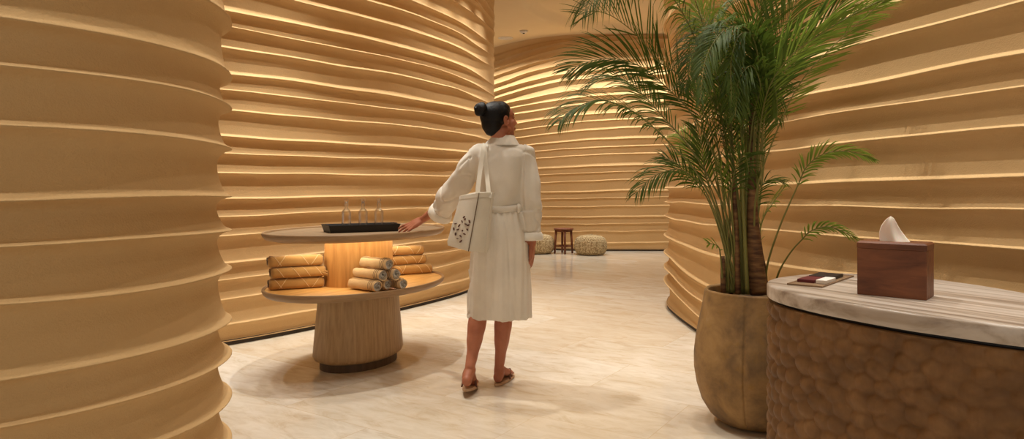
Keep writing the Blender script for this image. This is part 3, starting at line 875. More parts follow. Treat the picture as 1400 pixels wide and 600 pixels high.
def frond(pts, start, Ll, roll=0., droop=.5, mat=None, sides=(1, 1), dens=1., ang=.95, wid=1., seed=0, rad=.0055, lift=.0):
    rr = random.Random(seed)
    ps = [P(*p) for p in pts]; sp = spline(ps, .02); n = len(sp)
    cum = [0.]
    for i in range(1, n): cum.append(cum[-1] + (sp[i] - sp[i - 1]).length)
    Lt = cum[-1]
    rads = [rad * (1 - .82 * c / Lt) + .0006 for c in cum]
    fo = G().tube(sp, rads, 6).obj('frond', MAT_STEM, pl)
    gg = G(); s0 = start * Lt; k = 0; s_ = s0; step = .0128 / dens
    while s_ < Lt:
        i = max(1, min(n - 2, int(np.searchsorted(cum, s_)))); p = sp[i]; T = (sp[i + 1] - sp[i - 1]).normalized()
        S = T.cross(Vector((0, 0, 1))); S = S.normalized() if S.length > 1e-3 else Vector((1, 0, 0)); U = S.cross(T).normalized()
        S2 = S * math.cos(roll) + U * math.sin(roll); U2 = S2.cross(T)
        u = (s_ - s0) / (Lt - s0)
        Lc = Ll * (.42 + .75 * math.sin(PI * min(1, (u * .86 + .12))) ** .8) * rr.uniform(.85, 1.1) * (1 - .35 * max(0, u - .8) / .2)
        for sd in (-1, 1):
            if rr.random() > sides[0 if sd < 0 else 1]: continue
            an = (ang - .5 * u) + rr.uniform(-.09, .09)
            D = (T * math.cos(an) + S2 * (sd * math.sin(an)) + U2 * (.12 + lift + rr.uniform(-.1, .1))).normalized()
            w = .0037 * wid * (.6 + .5 * math.sin(PI * min(1, u + .15))) * rr.uniform(.8, 1.15)
            q = p.copy(); vs = []; ns = 6; d = D.copy(); dr = droop * rr.uniform(.7, 1.35)
            for m_ in range(ns + 1):
                v_ = m_ / ns
                wv = w * (math.sin(PI * min(1., .12 + v_ * .88)) ** .7 if v_ < 1 else .04) * (1 if v_ else .6)
                side_ = d.cross(U2); side_ = side_.normalized() if side_.length > 1e-3 else S
                vs += [q - side_ * wv, q + side_ * wv]
                q = q + d * (Lc / ns); d = (d + Vector((0, 0, -1)) * (dr * (.25 + v_) / ns * 1.6)).normalized()
            gg.add(vs, [(2 * a, 2 * a + 1, 2 * a + 3, 2 * a + 2) for a in range(ns)])
        s_ += step * rr.uniform(.8, 1.2); k += 1
    gg.obj('leaflets', mat or MAT_LEAF, fo)
    return fo
Y0 = 3.4
def yy(pts, y1, y0=3.4):
    n = len(pts); return [(a, b, y0 + (y1 - y0) * (i / (n - 1)) ** 1.3) for i, (a, b) in enumerate(pts)]
FR = [
 # lowest left, hanging
 (yy([(1003, 400), (990, 330), (975, 285), (958, 252), (931, 232), (908, 235), (888, 245), (868, 267)], 3.25), .50, .15, .6, 1.5, MAT_LEAF, (1, 1), 1.0, .9),
 (yy([(1004, 400), (985, 320), (965, 268), (940, 240), (922, 222), (905, 214)], 3.5), .66, .13, .9, .8, MAT_LEAF, (1, 1), .9, .8),
 # left middle fronds
 (yy([(1008, 400), (985, 300), (955, 240), (920, 200), (884, 166), (855, 147), (820, 137), (785, 148), (764, 166)], 3.1), .56, .22, .5, 1.3, MAT_LEAF, (1, 1), 1.1, .85),
 (yy([(1010, 400), (995, 300), (965, 235), (935, 192), (905, 158), (880, 130), (855, 110), (830, 105), (800, 120)], 3.6), .58, .19, .6, 1.1, MAT_LEAF, (1, 1), 1.1, .85),
 (yy([(1012, 400), (1000, 300), (975, 210), (945, 155), (916, 124), (888, 99), (862, 85), (830, 80), (800, 86), (775, 98)], 3.3), .56, .24, 1.1, .6, MAT_LEAF, (1, 1), 1.15, .8),
 (yy([(1014, 400), (1003, 290), (980, 200), (950, 130), (925, 100), (900, 84), (880, 58), (864, 42), (846, 28), (830, 19), (810, 15), (788, 21)], 3.2), .62, .24, 1.25, .2, MAT_LEAF, (.15, 1), .6, .95),
 (yy([(1015, 400), (1005, 250), (975, 120), (940, 30), (905, -18), (865, -30), (825, -12), (795, 20)], 3.1), .58, .26, .35, 2.6, MAT_LEAF, (1, .9), .9, 1.0),
 (yy([(1018, 400), (1008, 260), (990, 150), (968, 60), (950, 0), (925, -45), (890, -60)], 3.2), .5, .30, .3, 2.6, MAT_LEAF2, (1, 1), .75, 1.0),
 # dense crown arching over the centre
 (yy([(1022, 400), (1022, 250), (1035, 120), (1030, 50), (1000, 28), (965, 40), (940, 85)], 3.2), .5, .24, .4, 1.4, MAT_LEAF, (1, 1), 1.2, .95),
 (yy([(1020, 400), (1015, 250), (1015, 150), (1000, 90), (975, 62), (950, 72), (935, 125)], 3.1), .52, .16, .7, 1.0, MAT_LEAF, (1, 1), 1.35, .85),
 (yy([(1025, 400), (1030, 200), (1037, 90), (1022, 40), (990, 42), (965, 80), (957, 140)], 2.95), .5, .15, .5, 1.0, MAT_LEAF, (1, 1), 1.35, .85),
 (yy([(1026, 400), (1030, 220), (1042, 120), (1040, 60), (1015, 45), (1000, 80), (1000, 140)], 3.05), .52, .14, .6, .9, MAT_LEAF, (1, 1), 1.35, .85),
 (yy([(1028, 400), (1035, 200), (1047, 100), (1052, 40), (1040, 5), (1010, 0), (975, 25)], 3.45), .5, .22, .4, 1.2, MAT_LEAF, (1, 1), 1.1, .95),
 (yy([(1024, 400), (1022, 230), (1022, 130), (1028, 60), (1040, 0), (1045, -40)], 3.4), .55, .26, 1.2, .9, MAT_LEAF, (1, 1), 1.1, .75),
 (yy([(1018, 400), (1012, 250), (1005, 150), (990, 80), (965, 30), (945, 5)], 3.9), .6, .2, 1.0, .4, MAT_LEAF2, (1, 1), 1.0, .8),
 (yy([(1012, 400), (1003, 280), (990, 200), (975, 140), (955, 112), (938, 118)], 3.3), .55, .17, .5, 1.2, MAT_LEAF, (1, 1), 1.1, .9),
 (yy([(1022, 400), (1020, 260), (1030, 160), (1040, 120), (1028, 90), (1010, 110), (1005, 160)], 3.1), .55, .16, .3, 1.2, MAT_LEAF, (1, 1), 1.2, .95),
 # up and right
 (yy([(1030, 400), (1035, 200), (1045, 120), (1062, 60), (1085, 10), (1110, -40)], 3.3), .5, .28, 1.2, .8, MAT_LEAF, (1, 1), 1.1, .75),
 (yy([(1034, 400), (1036, 220), (1048, 130), (1080, 78), (1125, 45), (1170, 18), (1215, -5)], 2.8), .50, .22, 1.0, .6, MAT_LEAF2, (.9, .8), .7, .55),
 (yy([(1036, 400), (1037, 240), (1050, 140), (1075, 95), (1110, 50), (1150, 5), (1185, -40)], 2.9), .5, .24, .9, .7, MAT_LEAF, (1, 1), .7, .6),
 (yy([(1035, 400), (1031, 320), (1037, 250), (1068, 165), (1095, 112), (1130, 72), (1175, 30), (1215, -4)], 2.8), .56, .14, 1.35, .1, MAT_LEAF2, (1, .12), .8, .75),
 (yy([(1030, 400), (1033, 240), (1043, 150), (1050, 108), (1060, 122), (1064, 165)], 3.2), .7, .12, .4, 1.6, MAT_LEAF, (1, 1), 1., .8),
 # small right fronds
 (yy([(1047, 400), (1049, 363), (1066, 310), (1091, 253), (1103, 228), (1125, 211), (1160, 207), (1197, 219)], 3.15), .56, .085, .9, .9, MAT_LEAF2, (1, 1), 1.3, .7),
 (yy([(1058, 402), (1064, 374), (1080, 346), (1097, 327), (1110, 315), (1135, 310), (1170, 325)], 3.1), .52, .065, .8, 1.0, MAT_LEAF2, (1, 1), 1.4, .75),
 (yy([(989, 395), (985, 350), (981, 336), (966, 332)], 3.3), .6, .05, .9, .6, MAT_LEAF2, (1, 1), 1.0, .8),
 # mid-height inner fronds
 (yy([(1038, 400), (1038, 330), (1043, 300), (1057, 277), (1073, 255)], 3.5), .4, .13, .9, .9, MAT_LEAF2, (1, 1), .9, .8),
 (yy([(1030, 400), (1030, 300), (1036, 262), (1050, 246), (1072, 248)], 3.3), .62, .10, .5, 1.3, MAT_LEAF, (1, 1), 1., .9),
 (yy([(1003, 400), (992, 330), (978, 285), (964, 235), (958, 190), (950, 172)], 3.5), .6, .15, .9, .8, MAT_LEAF, (1, 1), 1., .7),
 (yy([(1008, 400), (1004, 330), (1000, 270), (1005, 232), (1018, 212), (1024, 235)], 3.2), .6, .12, .5, 1.0, MAT_LEAF, (1, 1), 1.1, .9),
 (yy([(1001, 400), (990, 320), (975, 265), (955, 225), (938, 192), (926, 182)], 3.7), .6, .13, .8, .9, MAT_LEAF2, (1, 1), 1., .8),
 (yy([(1006, 400), (1000, 330), (990, 280), (985, 235), (975, 205)], 3.3), .6, .12, .8, .8, MAT_LEAF2, (1, 1), 1., .7),
 (yy([(1014, 400), (1011, 330), (1012, 270), (1018, 215), (1027, 180)], 3.6), .6, .13, .8, .8, MAT_LEAF, (1, 1), 1., .7),
 # bare upright stems seen between the fronds
 (yy([(996, 400), (990, 300), (972, 220), (958, 160), (945, 120)], 3.55), .8, .14, .8, 1., MAT_LEAF, (1, 1), 1., .8),
 (yy([(1016, 400), (1010, 290), (1000, 200), (992, 130), (985, 70)], 3.5), .75, .18, .8, 1., MAT_LEAF, (1, 1), 1., .8),
]
rs_ = random.Random(77)
for k in range(13):
    xb = 992 + k * 3.6 + rs_.uniform(-1, 1); xt = xb - 26 + k * 3.6 + rs_.uniform(-8, 8); yt = rs_.uniform(90, 190)
    FR.append((yy([(xb, 400), (xb - 1, 320), ((xb + xt) / 2 + 2, 240), (xt, yt), (xt - 10 + k * 1.6, yt - 45)], 3.4 + rs_.uniform(-.15, .3)), .62, .14, rs_.uniform(.4, 1.2), .9, MAT_LEAF if k % 3 else MAT_LEAF2, (1, 1), .8, .75))
for i, (pts, st_, L_, roll, dr, mt, sides, dens, ang) in enumerate(FR):
    frond(pts, st_, L_, roll, dr, mt, sides, dens, ang, seed=i)

# ------------------------------------------------------------------ the woman
wm = None
body = G()
# head frame
yaw = math.radians(58); pitch = math.radians(9)
Fw = Vector((math.sin(yaw) * math.cos(pitch), math.cos(yaw) * math.cos(pitch), math.sin(pitch)))
Rt = Vector((math.cos(yaw), -math.sin(yaw), 0)); Up = Rt.cross(Fw)
HM = Matrix((Rt, Fw, Up)).transposed()
HCt = Vector((-.074, 3.985, 1.562))
def hp(x, y, z): return HCt + HM @ Vector((x, y, z))
def hb(c, r, gg=body): gg.ball(hp(*c), r, HM, 24, 16)
hb((0, -.018, .022), (.070, .090, .078)); hb((0, .030, -.028), (.056, .058, .078)); hb((0, .045, -.065), (.040, .040, .034)); hb((0, .072, -.088), (.019, .017, .015))
hb((0, .055, .03), (.052, .035, .04))
body.capsule([hp(0, .085, .012), hp(0, .100, -.014), hp(0, .108, -.030)], [.008, .010, .0115], 10, 4); hb((.009, .098, -.034), (.008, .009, .007)); hb((-.009, .098, -.034), (.008, .009, .007))
hb((0, .080, .022), (.044, .014, .009)); hb((0, .089, -.056), (.022, .010, .006)); hb((0, .088, -.066), (.019, .010, .007))
for s_ in (-1, 1):
    hb((s_ * .034, .058, -.028), (.026, .028, .026)); hb((s_ * .028, .076, .004), (.014, .010, .009)); hb((s_ * .048, .008, -.060), (.014, .034, .022))
    eR = Matrix.Rotation(math.radians(s_ * 22), 3, 'Z') @ Matrix.Rotation(math.radians(-10), 3, 'X')
    body.ball(hp(s_ * .076, -.004, -.010), (.006, .017, .029), HM @ eR, 18, 12)
    # ear rim
    body.tube([hp(s_ * (.078 + .006), -.004 + .017 * math.cos(a), -.008 + .028 * math.sin(a)) for a in np.linspace(-1.2, 3.6, 14)], .0032, 8)
# neck, shoulders, torso
nb = Vector((-.060, 4.0, 1.40))
body.capsule([nb, Vector((-.062, 3.985, 1.46)), hp(0, -.025, -.06)], [.062, .052, .050])
shL = Vector((-.215, 4.0, 1.355)); shR = Vector((.092, 3.985, 1.345))
body.capsule([shL, Vector((-.06, 3.995, 1.375)), shR], [.036, .070, .036])
for z, a_, b__ in ((1.28, .145, .088), (1.18, .13, .085), (1.06, .115, .078), (.96, .145, .09), (.88, .165, .10)):
    body.ball((-.058, 4.0, z), (a_, b__, .10))
# legs
hL = Vector((-.135, 4.0, .86)); hR = Vector((.02, 4.02, .86))
kL = P(656, 418, 3.99); kR = P(690, 418, 4.10)
aL = P(642.5, 506, 3.86); aR = P(682.5, 505, 4.06)
body.capsule([hL, (hL + kL) / 2, kL + Vector((0, .01, .04)), kL, kL * .72 + aL * .28 + Vector((.0, -.018, 0)), kL * .5 + aL * .5 + Vector((0, -.012, 0)), kL * .25 + aL * .75, aL + Vector((0, 0, .02))],
             [.085, .074, .056, .052, .054, .047, .034, .029])
body.capsule([hR, (hR + kR) / 2, kR + Vector((0, .01, .04)), kR, kR * .72 + aR * .28 + Vector((0, -.018, 0)), kR * .5 + aR * .5 + Vector((0, -.012, 0)), kR * .25 + aR * .75, aR + Vector((0, 0, .02))],
             [.085, .074, .056, .052, .054, .047, .034, .029])
def foot(an, heel, ball, toe, sgn, rise):
    """heel, ball, toe: points on the sole line; sgn +1 = big toe on the +side"""
    d = (toe - heel); d.z = 0; d.normalize(); sd = Vector((d.y, -d.x, 0)) * sgn    # towards the big toe
    up = Vector((0, 0, 1))
    body.ball(heel + up * .032 + d * .012, (.029, .031, .032))
    body.capsule([an + up * .02, an, heel + up * .045 + d * .03], [.029, .032, .032], 12, 4)
    for k, (lat, r_) in enumerate(((.018, .020), (0, .019), (-.018, .017))):
        body.capsule([an + up * .0 + d * .01 + sd * lat * .3, heel + d * .09 + up * .046 + sd * lat * .8, ball + up * .022 + sd * lat * 1.25], [.028, .024, r_], 12, 4)
    for k in range(5):
        lat = .032 - k * .0155; Lt = (.050, .050, .045, .038, .030)[k]; r_ = (.0125, .0095, .009, .0085, .008)[k]
        b0_ = ball + sd * lat * .85 + up * .016; t0_ = b0_ + (toe - ball).normalized() * Lt - up * .004 + sd * lat * .1
        body.capsule([b0_, (b0_ + t0_) / 2 + up * .003, t0_], [r_ * 1.05, r_ * .95, r_], 10, 3)
# left foot: heel lifted, pushing off on the toes
heL = P(638, 531.0, 3.80); heL.z = .058
baL = Vector((heL.x + .012, heL.y + .155, .020)); toL = Vector((heL.x + .016, heL.y + .215, .020))
foot(aL, heL, baL, toL, 1, .04)
heR = P(680, 522, 4.02); heR.z = .018
dR = Vector((.34, .94, 0)); baR = heR + dR * .165; toR = heR + dR * .23
foot(aR, heR, baR, toR, -1, 0)
# arms
elL = P(620, 270, 4.15); wrL = P(578, 300, 4.35)
elR = P(729, 270, 3.95); wrR = P(727.5, 333, 3.99)
body.capsule([shL, (shL + elL) / 2, elL, elL * .6 + wrL * .4, wrL], [.034, .038, .036, .033, .0235])
body.capsule([shR, (shR + elR) / 2, elR, elR * .6 + wrR * .4, wrR], [.034, .041, .036, .033, .0235])
def hand(w, D, Nn, thumb, curl, spread=.14, flat=False):
    """w wrist, D along the palm, Nn back of the hand, thumb: unit side vector"""
    D = D.normalized(); Nn = (Nn - D * Nn.dot(D)).normalized(); S = D.cross(Nn)
    if S.dot(thumb) < 0: S = -S
    for k, lat in enumerate((.026, .009, -.009, -.025)):
        body.capsule([w + S * lat * .45, w + D * .04 + S * lat * .9, w + D * (.088 - .004 * k) + S * lat * 1.08 - Nn * .002], [.0165, .0150, .0115], 10, 4)
    body.ball(w + D * .045, .022, Matrix((S, D, Nn)).transposed() @ Matrix.Diagonal((1.6, 1.7, .65)), 16, 10)
    LL = ((.040, .024, .019), (.044, .028, .020), (.040, .026, .019), (.032, .019, .017))
    for k, lat in enumerate((.027, .009, -.009, -.026)):
        b0_ = w + D * (.088 - .004 * k - (.004 if k == 3 else 0)) + S * lat * 1.08
        yaw_ = spread * (1.5 - k); d0 = (D + S * yaw_).normalized()
        pts = [b0_]; an = curl[k][0]
        for j, L_ in enumerate(LL[k]):
            dd = d0 * math.cos(an) - Nn * math.sin(an); pts.append(pts[-1] + dd * L_); an += curl[k][1]
        body.capsule(pts, [.0092, .0086, .0078, .0066], 10, 4)
    t0_ = w + D * .022 + S * .020 - Nn * .004
    body.capsule([t0_, t0_ + (D * .62 + S * .66 - Nn * .25).normalized() * .042, t0_ + (D * .72 + S * .55 - Nn * .3).normalized() * .074, t0_ + (D * .86 + S * .42 - Nn * .35).normalized() * .098], [.0145, .0115, .0095, .0075], 10, 4)
tipL = P(549, 317.5, 4.27)
DL = (P(556, 311.5, 4.345) - wrL)
hand(wrL, DL, Vector((.0, -.62, 1.)), Vector((0.2, 1, 0)), ((-.02, .16), (.0, .18), (.04, .2), (.08, .22)), .15)
hand(wrR, Vector((-.02, .05, -1.)), Vector((1., -.25, 0)), Vector((0, 1, 0)), ((.18, .32), (.2, .34), (.24, .38), (.28, .4)), .06)
wm = body.obj('person', MAT_SKIN)
tag(wm, 'person in a white robe walking away, one hand on the table', 'person')
remesh(wm, .0042, 5, .5)
# hair
hg = G()
for c, r_ in (((0, -.026, .030), (.0765, .092, .083)), ((0, -.055, -.012), (.066, .058, .070)), ((0, -.062, -.050), (.046, .040, .036)), ((.0, .012, .052), (.064, .062, .058))):
    hg.ball(hp(*c), r_, HM, 28, 18)
for s_ in (-1, 1): hg.ball(hp(s_ * .052, -.004, .030), (.024, .046, .044), HM, 20, 14)
hair = hg.obj('hair', MAT_HAIR, wm); remesh(hair, .004, 4)
bun = G(); bc_ = P(657.5, 149.5, 3.915)
bun.ball(bc_, (.040, .036, .040)); bd = (bc_ - HCt).normalized()
b1 = bd.orthogonal().normalized(); b2 = bd.cross(b1)
bun.tube([bc_ + (b1 * math.cos(a) + b2 * math.sin(a)) * .026 + bd * .006 * math.sin(a * .5) for a in np.linspace(0, 2 * PI, 24)], .0185, 10)
bun.tube([bc_ + (b1 * math.cos(a) + b2 * math.sin(a)) * (.026 - .003 * a) + bd * (.016 + .003 * a) for a in np.linspace(0, 2 * PI, 24)], .011, 8)
bun.capsule([bc_, hp(0, -.07, .05)], [.025, .035])
bo = bun.obj('hair_bun', MAT_HAIR, hair); remesh(bo, .004, 3)
for s_ in (-1, 1): G().tube([hp(s_ * .012, .0935, .022), hp(s_ * .028, .091, .028), hp(s_ * .046, .072, .022)], [.002, .0026, .0012], 6).obj('eyebrow', MAT_HAIR, wm)
for s_ in (-1, 1): G().tube([hp(s_ * .016, .0865, .003), hp(s_ * .028, .0875, .0055), hp(s_ * .041, .079, .003)], [.001, .0018, .001], 6).obj('eyelash', MAT_HAIR, wm)
lg = G().tube([hp(-.02, .090, -.060), hp(0, .1000, -.058), hp(.02, .090, -.060)], [.002, .0046, .002], 8); lg.tube([hp(-.016, .090, -.067), hp(0, .0985, -.067), hp(.016, .090, -.067)], [.002, .0046, .002], 8)
lg.obj('lips', M('lips', (150, 74, 62), .45).m, wm)

# robe
rb = G()
def ering(c, a, b, n=48, rot=0., tilt=None, ex=2.3):
    out = []
    for k in range(n):
        t = 2 * PI * k / n; cx, cy = math.cos(t), math.sin(t)
        q = 1 / (abs(cx) ** ex + abs(cy) ** ex) ** (1 / ex)
        p = Vector((cx * q * a, cy * q * b, 0))
        if tilt is not None: p = tilt @ p
        out.append(Vector(c) + p)
    return out
def rz(py, Y=4.0): return HC - (py - HY) / F * Y
def rx(px, Y=4.0): return (px - 700) / F * Y
rows_ = [(434, 638, 727, .135), (425, 638.5, 726.5, .137), (400, 640, 726, .140), (370, 641.5, 724.5, .145), (345, 643, 723, .148), (325, 645, 721, .146), (308, 648, 719, .136), (294, 652, 717, .122), (285, 654, 715, .113), (277, 653, 716, .117), (262, 651, 717, .125), (245, 651, 718, .130), (228, 650, 721, .132), (215, 646, 725, .124), (207, 648, 722, .108), (201, 656, 714, .090), (196, 665, 707, .076), (190, 671, 703, .066)]
rb.loft([ering((rx((l + r__) / 2), 4.0 + (.01 if py < 230 else 0), rz(py)), (rx(r__) - rx(l)) / 2, b__) for (py, l, r__, b__) in rows_])
def sleeve(gg, pts, rads):
    gg.capsule(pts, rads, 24, 6)
# left sleeve: wide, hanging a little below the arm
sl = [(P(656, 213, 4.0), .064), (P(642, 228, 4.02), .074), (P(627, 252, 4.08), .080), (P(613, 272, 4.16), .076), (P(602.5, 290, 4.24), .067)]
def tubesleeve(gg, seq, seg=28):
    ps = spline([p for p, _ in seq], .03); n = len(ps)
    rr = [np.interp(i / (n - 1), np.linspace(0, 1, len(seq)), [r for _, r in seq]) for i in range(n)]
    gg.tube(ps, rr, seg); return ps, rr
tubesleeve(rb, sl)
rb.ball(P(655, 212, 4.0), .070)
sr = [(P(715, 214, 3.985), .066), (P(722, 228, 3.98), .066), (P(725.5, 250, 3.96), .060), (P(726.5, 275, 3.955), .058), (P(727, 300, 3.965), .055), (P(727.5, 321, 3.98), .052)]
tubesleeve(rb, sr); rb.ball(P(715, 213, 3.985), .070)
robe = rb.obj('robe', MAT_ROBE, wm); remesh(robe, .006, 14, .5)
# folds
me = robe.data
def foldat(co, no):
    x, y, z = co; h = 0.
    if z < 1.03:      # skirt: long soft vertical folds, deeper towards the hem
        a = math.atan2(y - 4., x + .07); w = min(1, (1.03 - z) / .2)
        h += w * .012 * noise.noise(Vector((a * 2.2, z * .9, 3))) + w * .008 * noise.noise(Vector((a * 6, z * 1.6, 9)))
        if z > .9: h += .004 * math.sin(a * 22) * max(0, 1 - (1.03 - z) / .13)
    else:
        h += .011 * noise.noise(Vector((x * 9 + z * 4, y * 6, z * 5 - x * 5)))
        h += .016 * max(0, 1 - abs(z - 1.10) / .1) * noise.noise(Vector((x * 16, y * 8, z * 7)))
    if x < -.25:      # left sleeve: folds along the arm
        h += .018 * noise.noise(Vector(((x * .8 - z) * 9, y * 6, (x + z) * 3)))
    if x > .07 and z > .85:
        h += .017 * noise.noise(Vector((x * 22, y * 12, z * 4)))
    if x > .06 and z > .84 or x < -.24:
        n_ = noise.noise(Vector((x * 5 + z * 5, y * 5, z * 6 - x * 6 + 4))); h -= .009 * math.exp(-(n_ / .07) ** 2)
    elif z > 1.03:
        n_ = noise.noise(Vector((x * 5, y * 3, z * 3.5 + abs(x + .06) * 5))); h -= .006 * math.exp(-(n_ / .06) ** 2)
    else:
        n_ = noise.noise(Vector((x * 6, y * 6, z * 1.3 + 8))); h -= .005 * math.exp(-(n_ / .07) ** 2)
    return h
NV = len(me.vertices); co_ = np.empty(NV * 3); no_ = np.empty(NV * 3)
me.vertices.foreach_get('co', co_); me.vertices.foreach_get('normal', no_)
co_ = co_.reshape(-1, 3); no_ = no_.reshape(-1, 3)
hh_ = np.array([foldat(tuple(map(float, c)), None) for c in co_])
me.vertices.foreach_set('co', (co_ + no_ * hh_[:, None]).ravel()); me.update()
# hollow looking hem: thick hem band as its own part
def wristcuff(c, dirv, r0, r1, ln, label=None):
    dirv = dirv.normalized(); A_ = dirv.orthogonal().normalized(); B_ = dirv.cross(A_); rings = []
    for (t, r) in ((0, r0), (.08, r0 + .006), (.5, (r0 + r1) / 2 + .009), (.92, r1 + .007), (1., r1 + .003), (1.0, r1 - .004), (.8, r1 - .012), (.3, r0 - .02), (.25, .012)):
        rings.append([c + dirv * (ln * t) + (A_ * math.cos(a) + B_ * math.sin(a)) * (r * (1 + .04 * math.sin(3 * a + t * 2))) for a in np.linspace(0, 2 * PI, 40, endpoint=False)])
    return G().loft(rings).obj('sleeve_cuff', MAT_CUFF, robe)
cl = P(604.5, 287, 4.22); wristcuff(cl, (P(596, 301, 4.27) - P(604.5, 287, 4.22)), .066, .070, .050)
cr_ = P(727.5, 317, 3.98); wristcuff(cr_, Vector((0.02, .0, -1)), .052, .056, .048)
# collar
cg = []
for (py, l, r__, b__, dy) in ((199, 664, 711, .082, .0), (193, 668.5, 707.5, .074, .002), (187.5, 671, 704, .068, .004), (185.5, 672, 703, .065, .006), (187, 674.5, 700.5, .057, .006), (195, 676, 699, .052, .0)):
    cg.append(ering((rx((l + r__) / 2), 4.0 + dy, rz(py)), (rx(r__) - rx(l)) / 2, b__, 48))
G().loft(cg, cap=False).obj('collar', MAT_ROBE, robe)
# belt, knot loop
bg = []
for (py, k_) in ((280.2, 1.02), (281, 1.055), (284, 1.06), (288, 1.055), (288.8, 1.02)):
    rg = ering((rx(684.5), 4.0, rz(py)), .131 * k_, .116 * k_, 60)
    bg.append([p + Vector((0, 0, .004 * math.sin(p.x * 25))) for p in rg])
belt = G().loft(bg, cap=False).obj('belt', MAT_ROBE, robe)
G().loft([ering((rx(709), 3.895, rz(278)), .008, .006, 12), ering((rx(709), 3.878, rz(284)), .008, .006, 12), ering((rx(709), 3.895, rz(290)), .008, .006, 12)]).obj('belt_loop', MAT_ROBE, robe)

# sandals
def sandal(heel, toe, ball_, sgn, tilt):
    d = (toe - heel); d.z = 0; L0 = d.length; d.normalize(); sd = Vector((d.y, -d.x, 0))
    out = []
    N_ = 40; zf = lambda u: (heel.z * (1 - min(1, u / .75)) + ball_.z * min(1, u / .75))
    rg_t = []; rg_b = []
    for k in range(N_):
        a = 2 * PI * k / N_
        u = .5 - .5 * math.cos(a)
        w = math.sin(a); ww = .034 + .014 * min(1, u / .7) - .004 * math.sin(u * PI)
        yv = -.025 + (L0 + .055) * u; p = heel + d * yv + sd * (w * ww + .004 * sgn * u)
        z = zf(max(0, u)) if True else 0
        rg_t.append(Vector((p.x, p.y, z - .001))); rg_b.append(Vector((p.x, p.y, z - .015)))
    s_o = G().loft([rg_b, rg_t]).obj('sandal', MAT_SANDAL, wm); auto_sharp(s_o, 45)
    st_ = G()
    m_ = heel + d * (L0 * .52)
    zz = zf(.55)
    for s2 in (-1, 1):
        A0 = heel + d * (L0 * .45) + sd * (s2 * .042); A0.z = zf(.5) - .002
        M0 = heel + d * (L0 * .60) + sd * (s2 * .030); M0.z = zf(.6) + .050
        T0 = heel + d * (L0 * .80) + sd * (.006 * sgn); T0.z = zf(.9) + .032
        st_.tube(spline([A0, M0, T0], .01), .0055, 8, flat=.5)
    st_.tube([T0, T0 - Vector((0, 0, .03))], .004, 6)
    for s2 in (-1, 1):   # heel loop
        pass
    st_.obj('sandal_strap', MAT_STRAP, s_o)
    return s_o
sandal(heL + Vector((0, -.004, -.002)), toL, baL, 1, 1)
sandal(heR + Vector((0, 0, 0)), toR, Vector((baR.x, baR.y, heR.z)), -1, 0)

# tote bag
tg = thing('tote_bag', 'cream canvas tote bag with a small leaf print, hanging from the shoulder', 'bag', P(645, 343, 3.82))
topc = [P(628.5, 268, 3.80), P(655, 263.5, 3.735), P(676, 263, 3.79), P(652, 262, 3.85)]
botc = [P(609.5, 335, 3.80), P(640.5, 343.5, 3.72), P(668, 346.5, 3.79), P(640, 338, 3.86)]
def quadring(c, u, bul):
    out = []
    ce = sum(c, Vector()) / 4
    for i in range(4):
        a = c[i]; b = c[(i + 1) % 4]
        for k in range(10):
            q = k / 10; p = a.lerp(b, q); e = math.sin(PI * q)
            nn = (p - ce); nn.z = 0; nn.normalize()
            p = p + nn * (bul * e * (.35 + math.sin(PI * u)) + .0035 * noise.noise(p * 14))
            if k == 0: p = p + (ce - p) * .03
            out.append(p)
    return out
rgs = []
for j in range(15):
    u = j / 14
    c = [botc[i].lerp(topc[i], u) for i in range(4)]
    if j == 0: c = [q + (sum(c, Vector()) / 4 - q) * .07 + Vector((0, 0, .0)) for q in c]
    rgs.append(quadring(c, u, .006))
rgs.append([p + (sum(rgs[-1], Vector()) / 40 - p) * .05 - Vector((0, 0, .003)) for p in rgs[-1]])
auto_sharp(G().loft(rgs).obj('bag_body', MAT_TOTE, tg), 50)
hem = G().loft([[p + (p - sum(topc, Vector()) / 4).normalized() * .0025 for p in quadring([botc[i].lerp(topc[i], u) for i in range(4)], u, .006)] for u in (.93, .96, 1.0)], cap=False)
hem.obj('top_hem', MAT_TOTE, tg)
# seams down the front edge
G().tube([botc[1].lerp(topc[1], u) + Vector((0, -.003, 0)) for u in np.linspace(0, 1, 8)], .0028, 6).obj('edge_seam', MAT_FRINGE, tg)
G().tube([botc[1].lerp(botc[2], .82).lerp(topc[1].lerp(topc[2], .82), u) + Vector((.0, -.0085, 0)) for u in np.linspace(0, 1, 8)], .0018, 6).obj('edge_seam', MAT_TOTE, tg)
def strap(pts, w=.012):
    ps = spline([Vector(p) for p in pts], .01); vs = []; n = len(ps)
    rings = []
    for i, p in enumerate(ps):
        T = (ps[min(i + 1, n - 1)] - ps[max(i - 1, 0)]).normalized(); S = T.cross(Vector((0.15, -1, .2))).normalized(); N2 = S.cross(T)
        rings.append([p + S * w + N2 * .0015, p - S * w + N2 * .0015, p - S * w - N2 * .0015, p + S * w - N2 * .0015])
    return auto_sharp(G().loft(rings).obj('strap', MAT_TOTE, tg), 40)
strap([P(652.5, 270, 3.745), P(653.5, 258, 3.77), P(656.5, 232, 3.825), P(659.5, 212, 3.862), P(661, 203, 3.885), P(662, 198, 3.925), P(663, 197, 3.98), P(660, 202, 4.06), P(655, 215, 4.10)])
strap([P(668, 270, 3.765), P(667.5, 258, 3.79), P(665.5, 238, 3.835), P(663.5, 216, 3.862), P(663.5, 204, 3.885), P(665, 198.5, 3.925), P(666, 197.5, 3.98), P(663, 202, 4.06), P(658, 215, 4.10)])
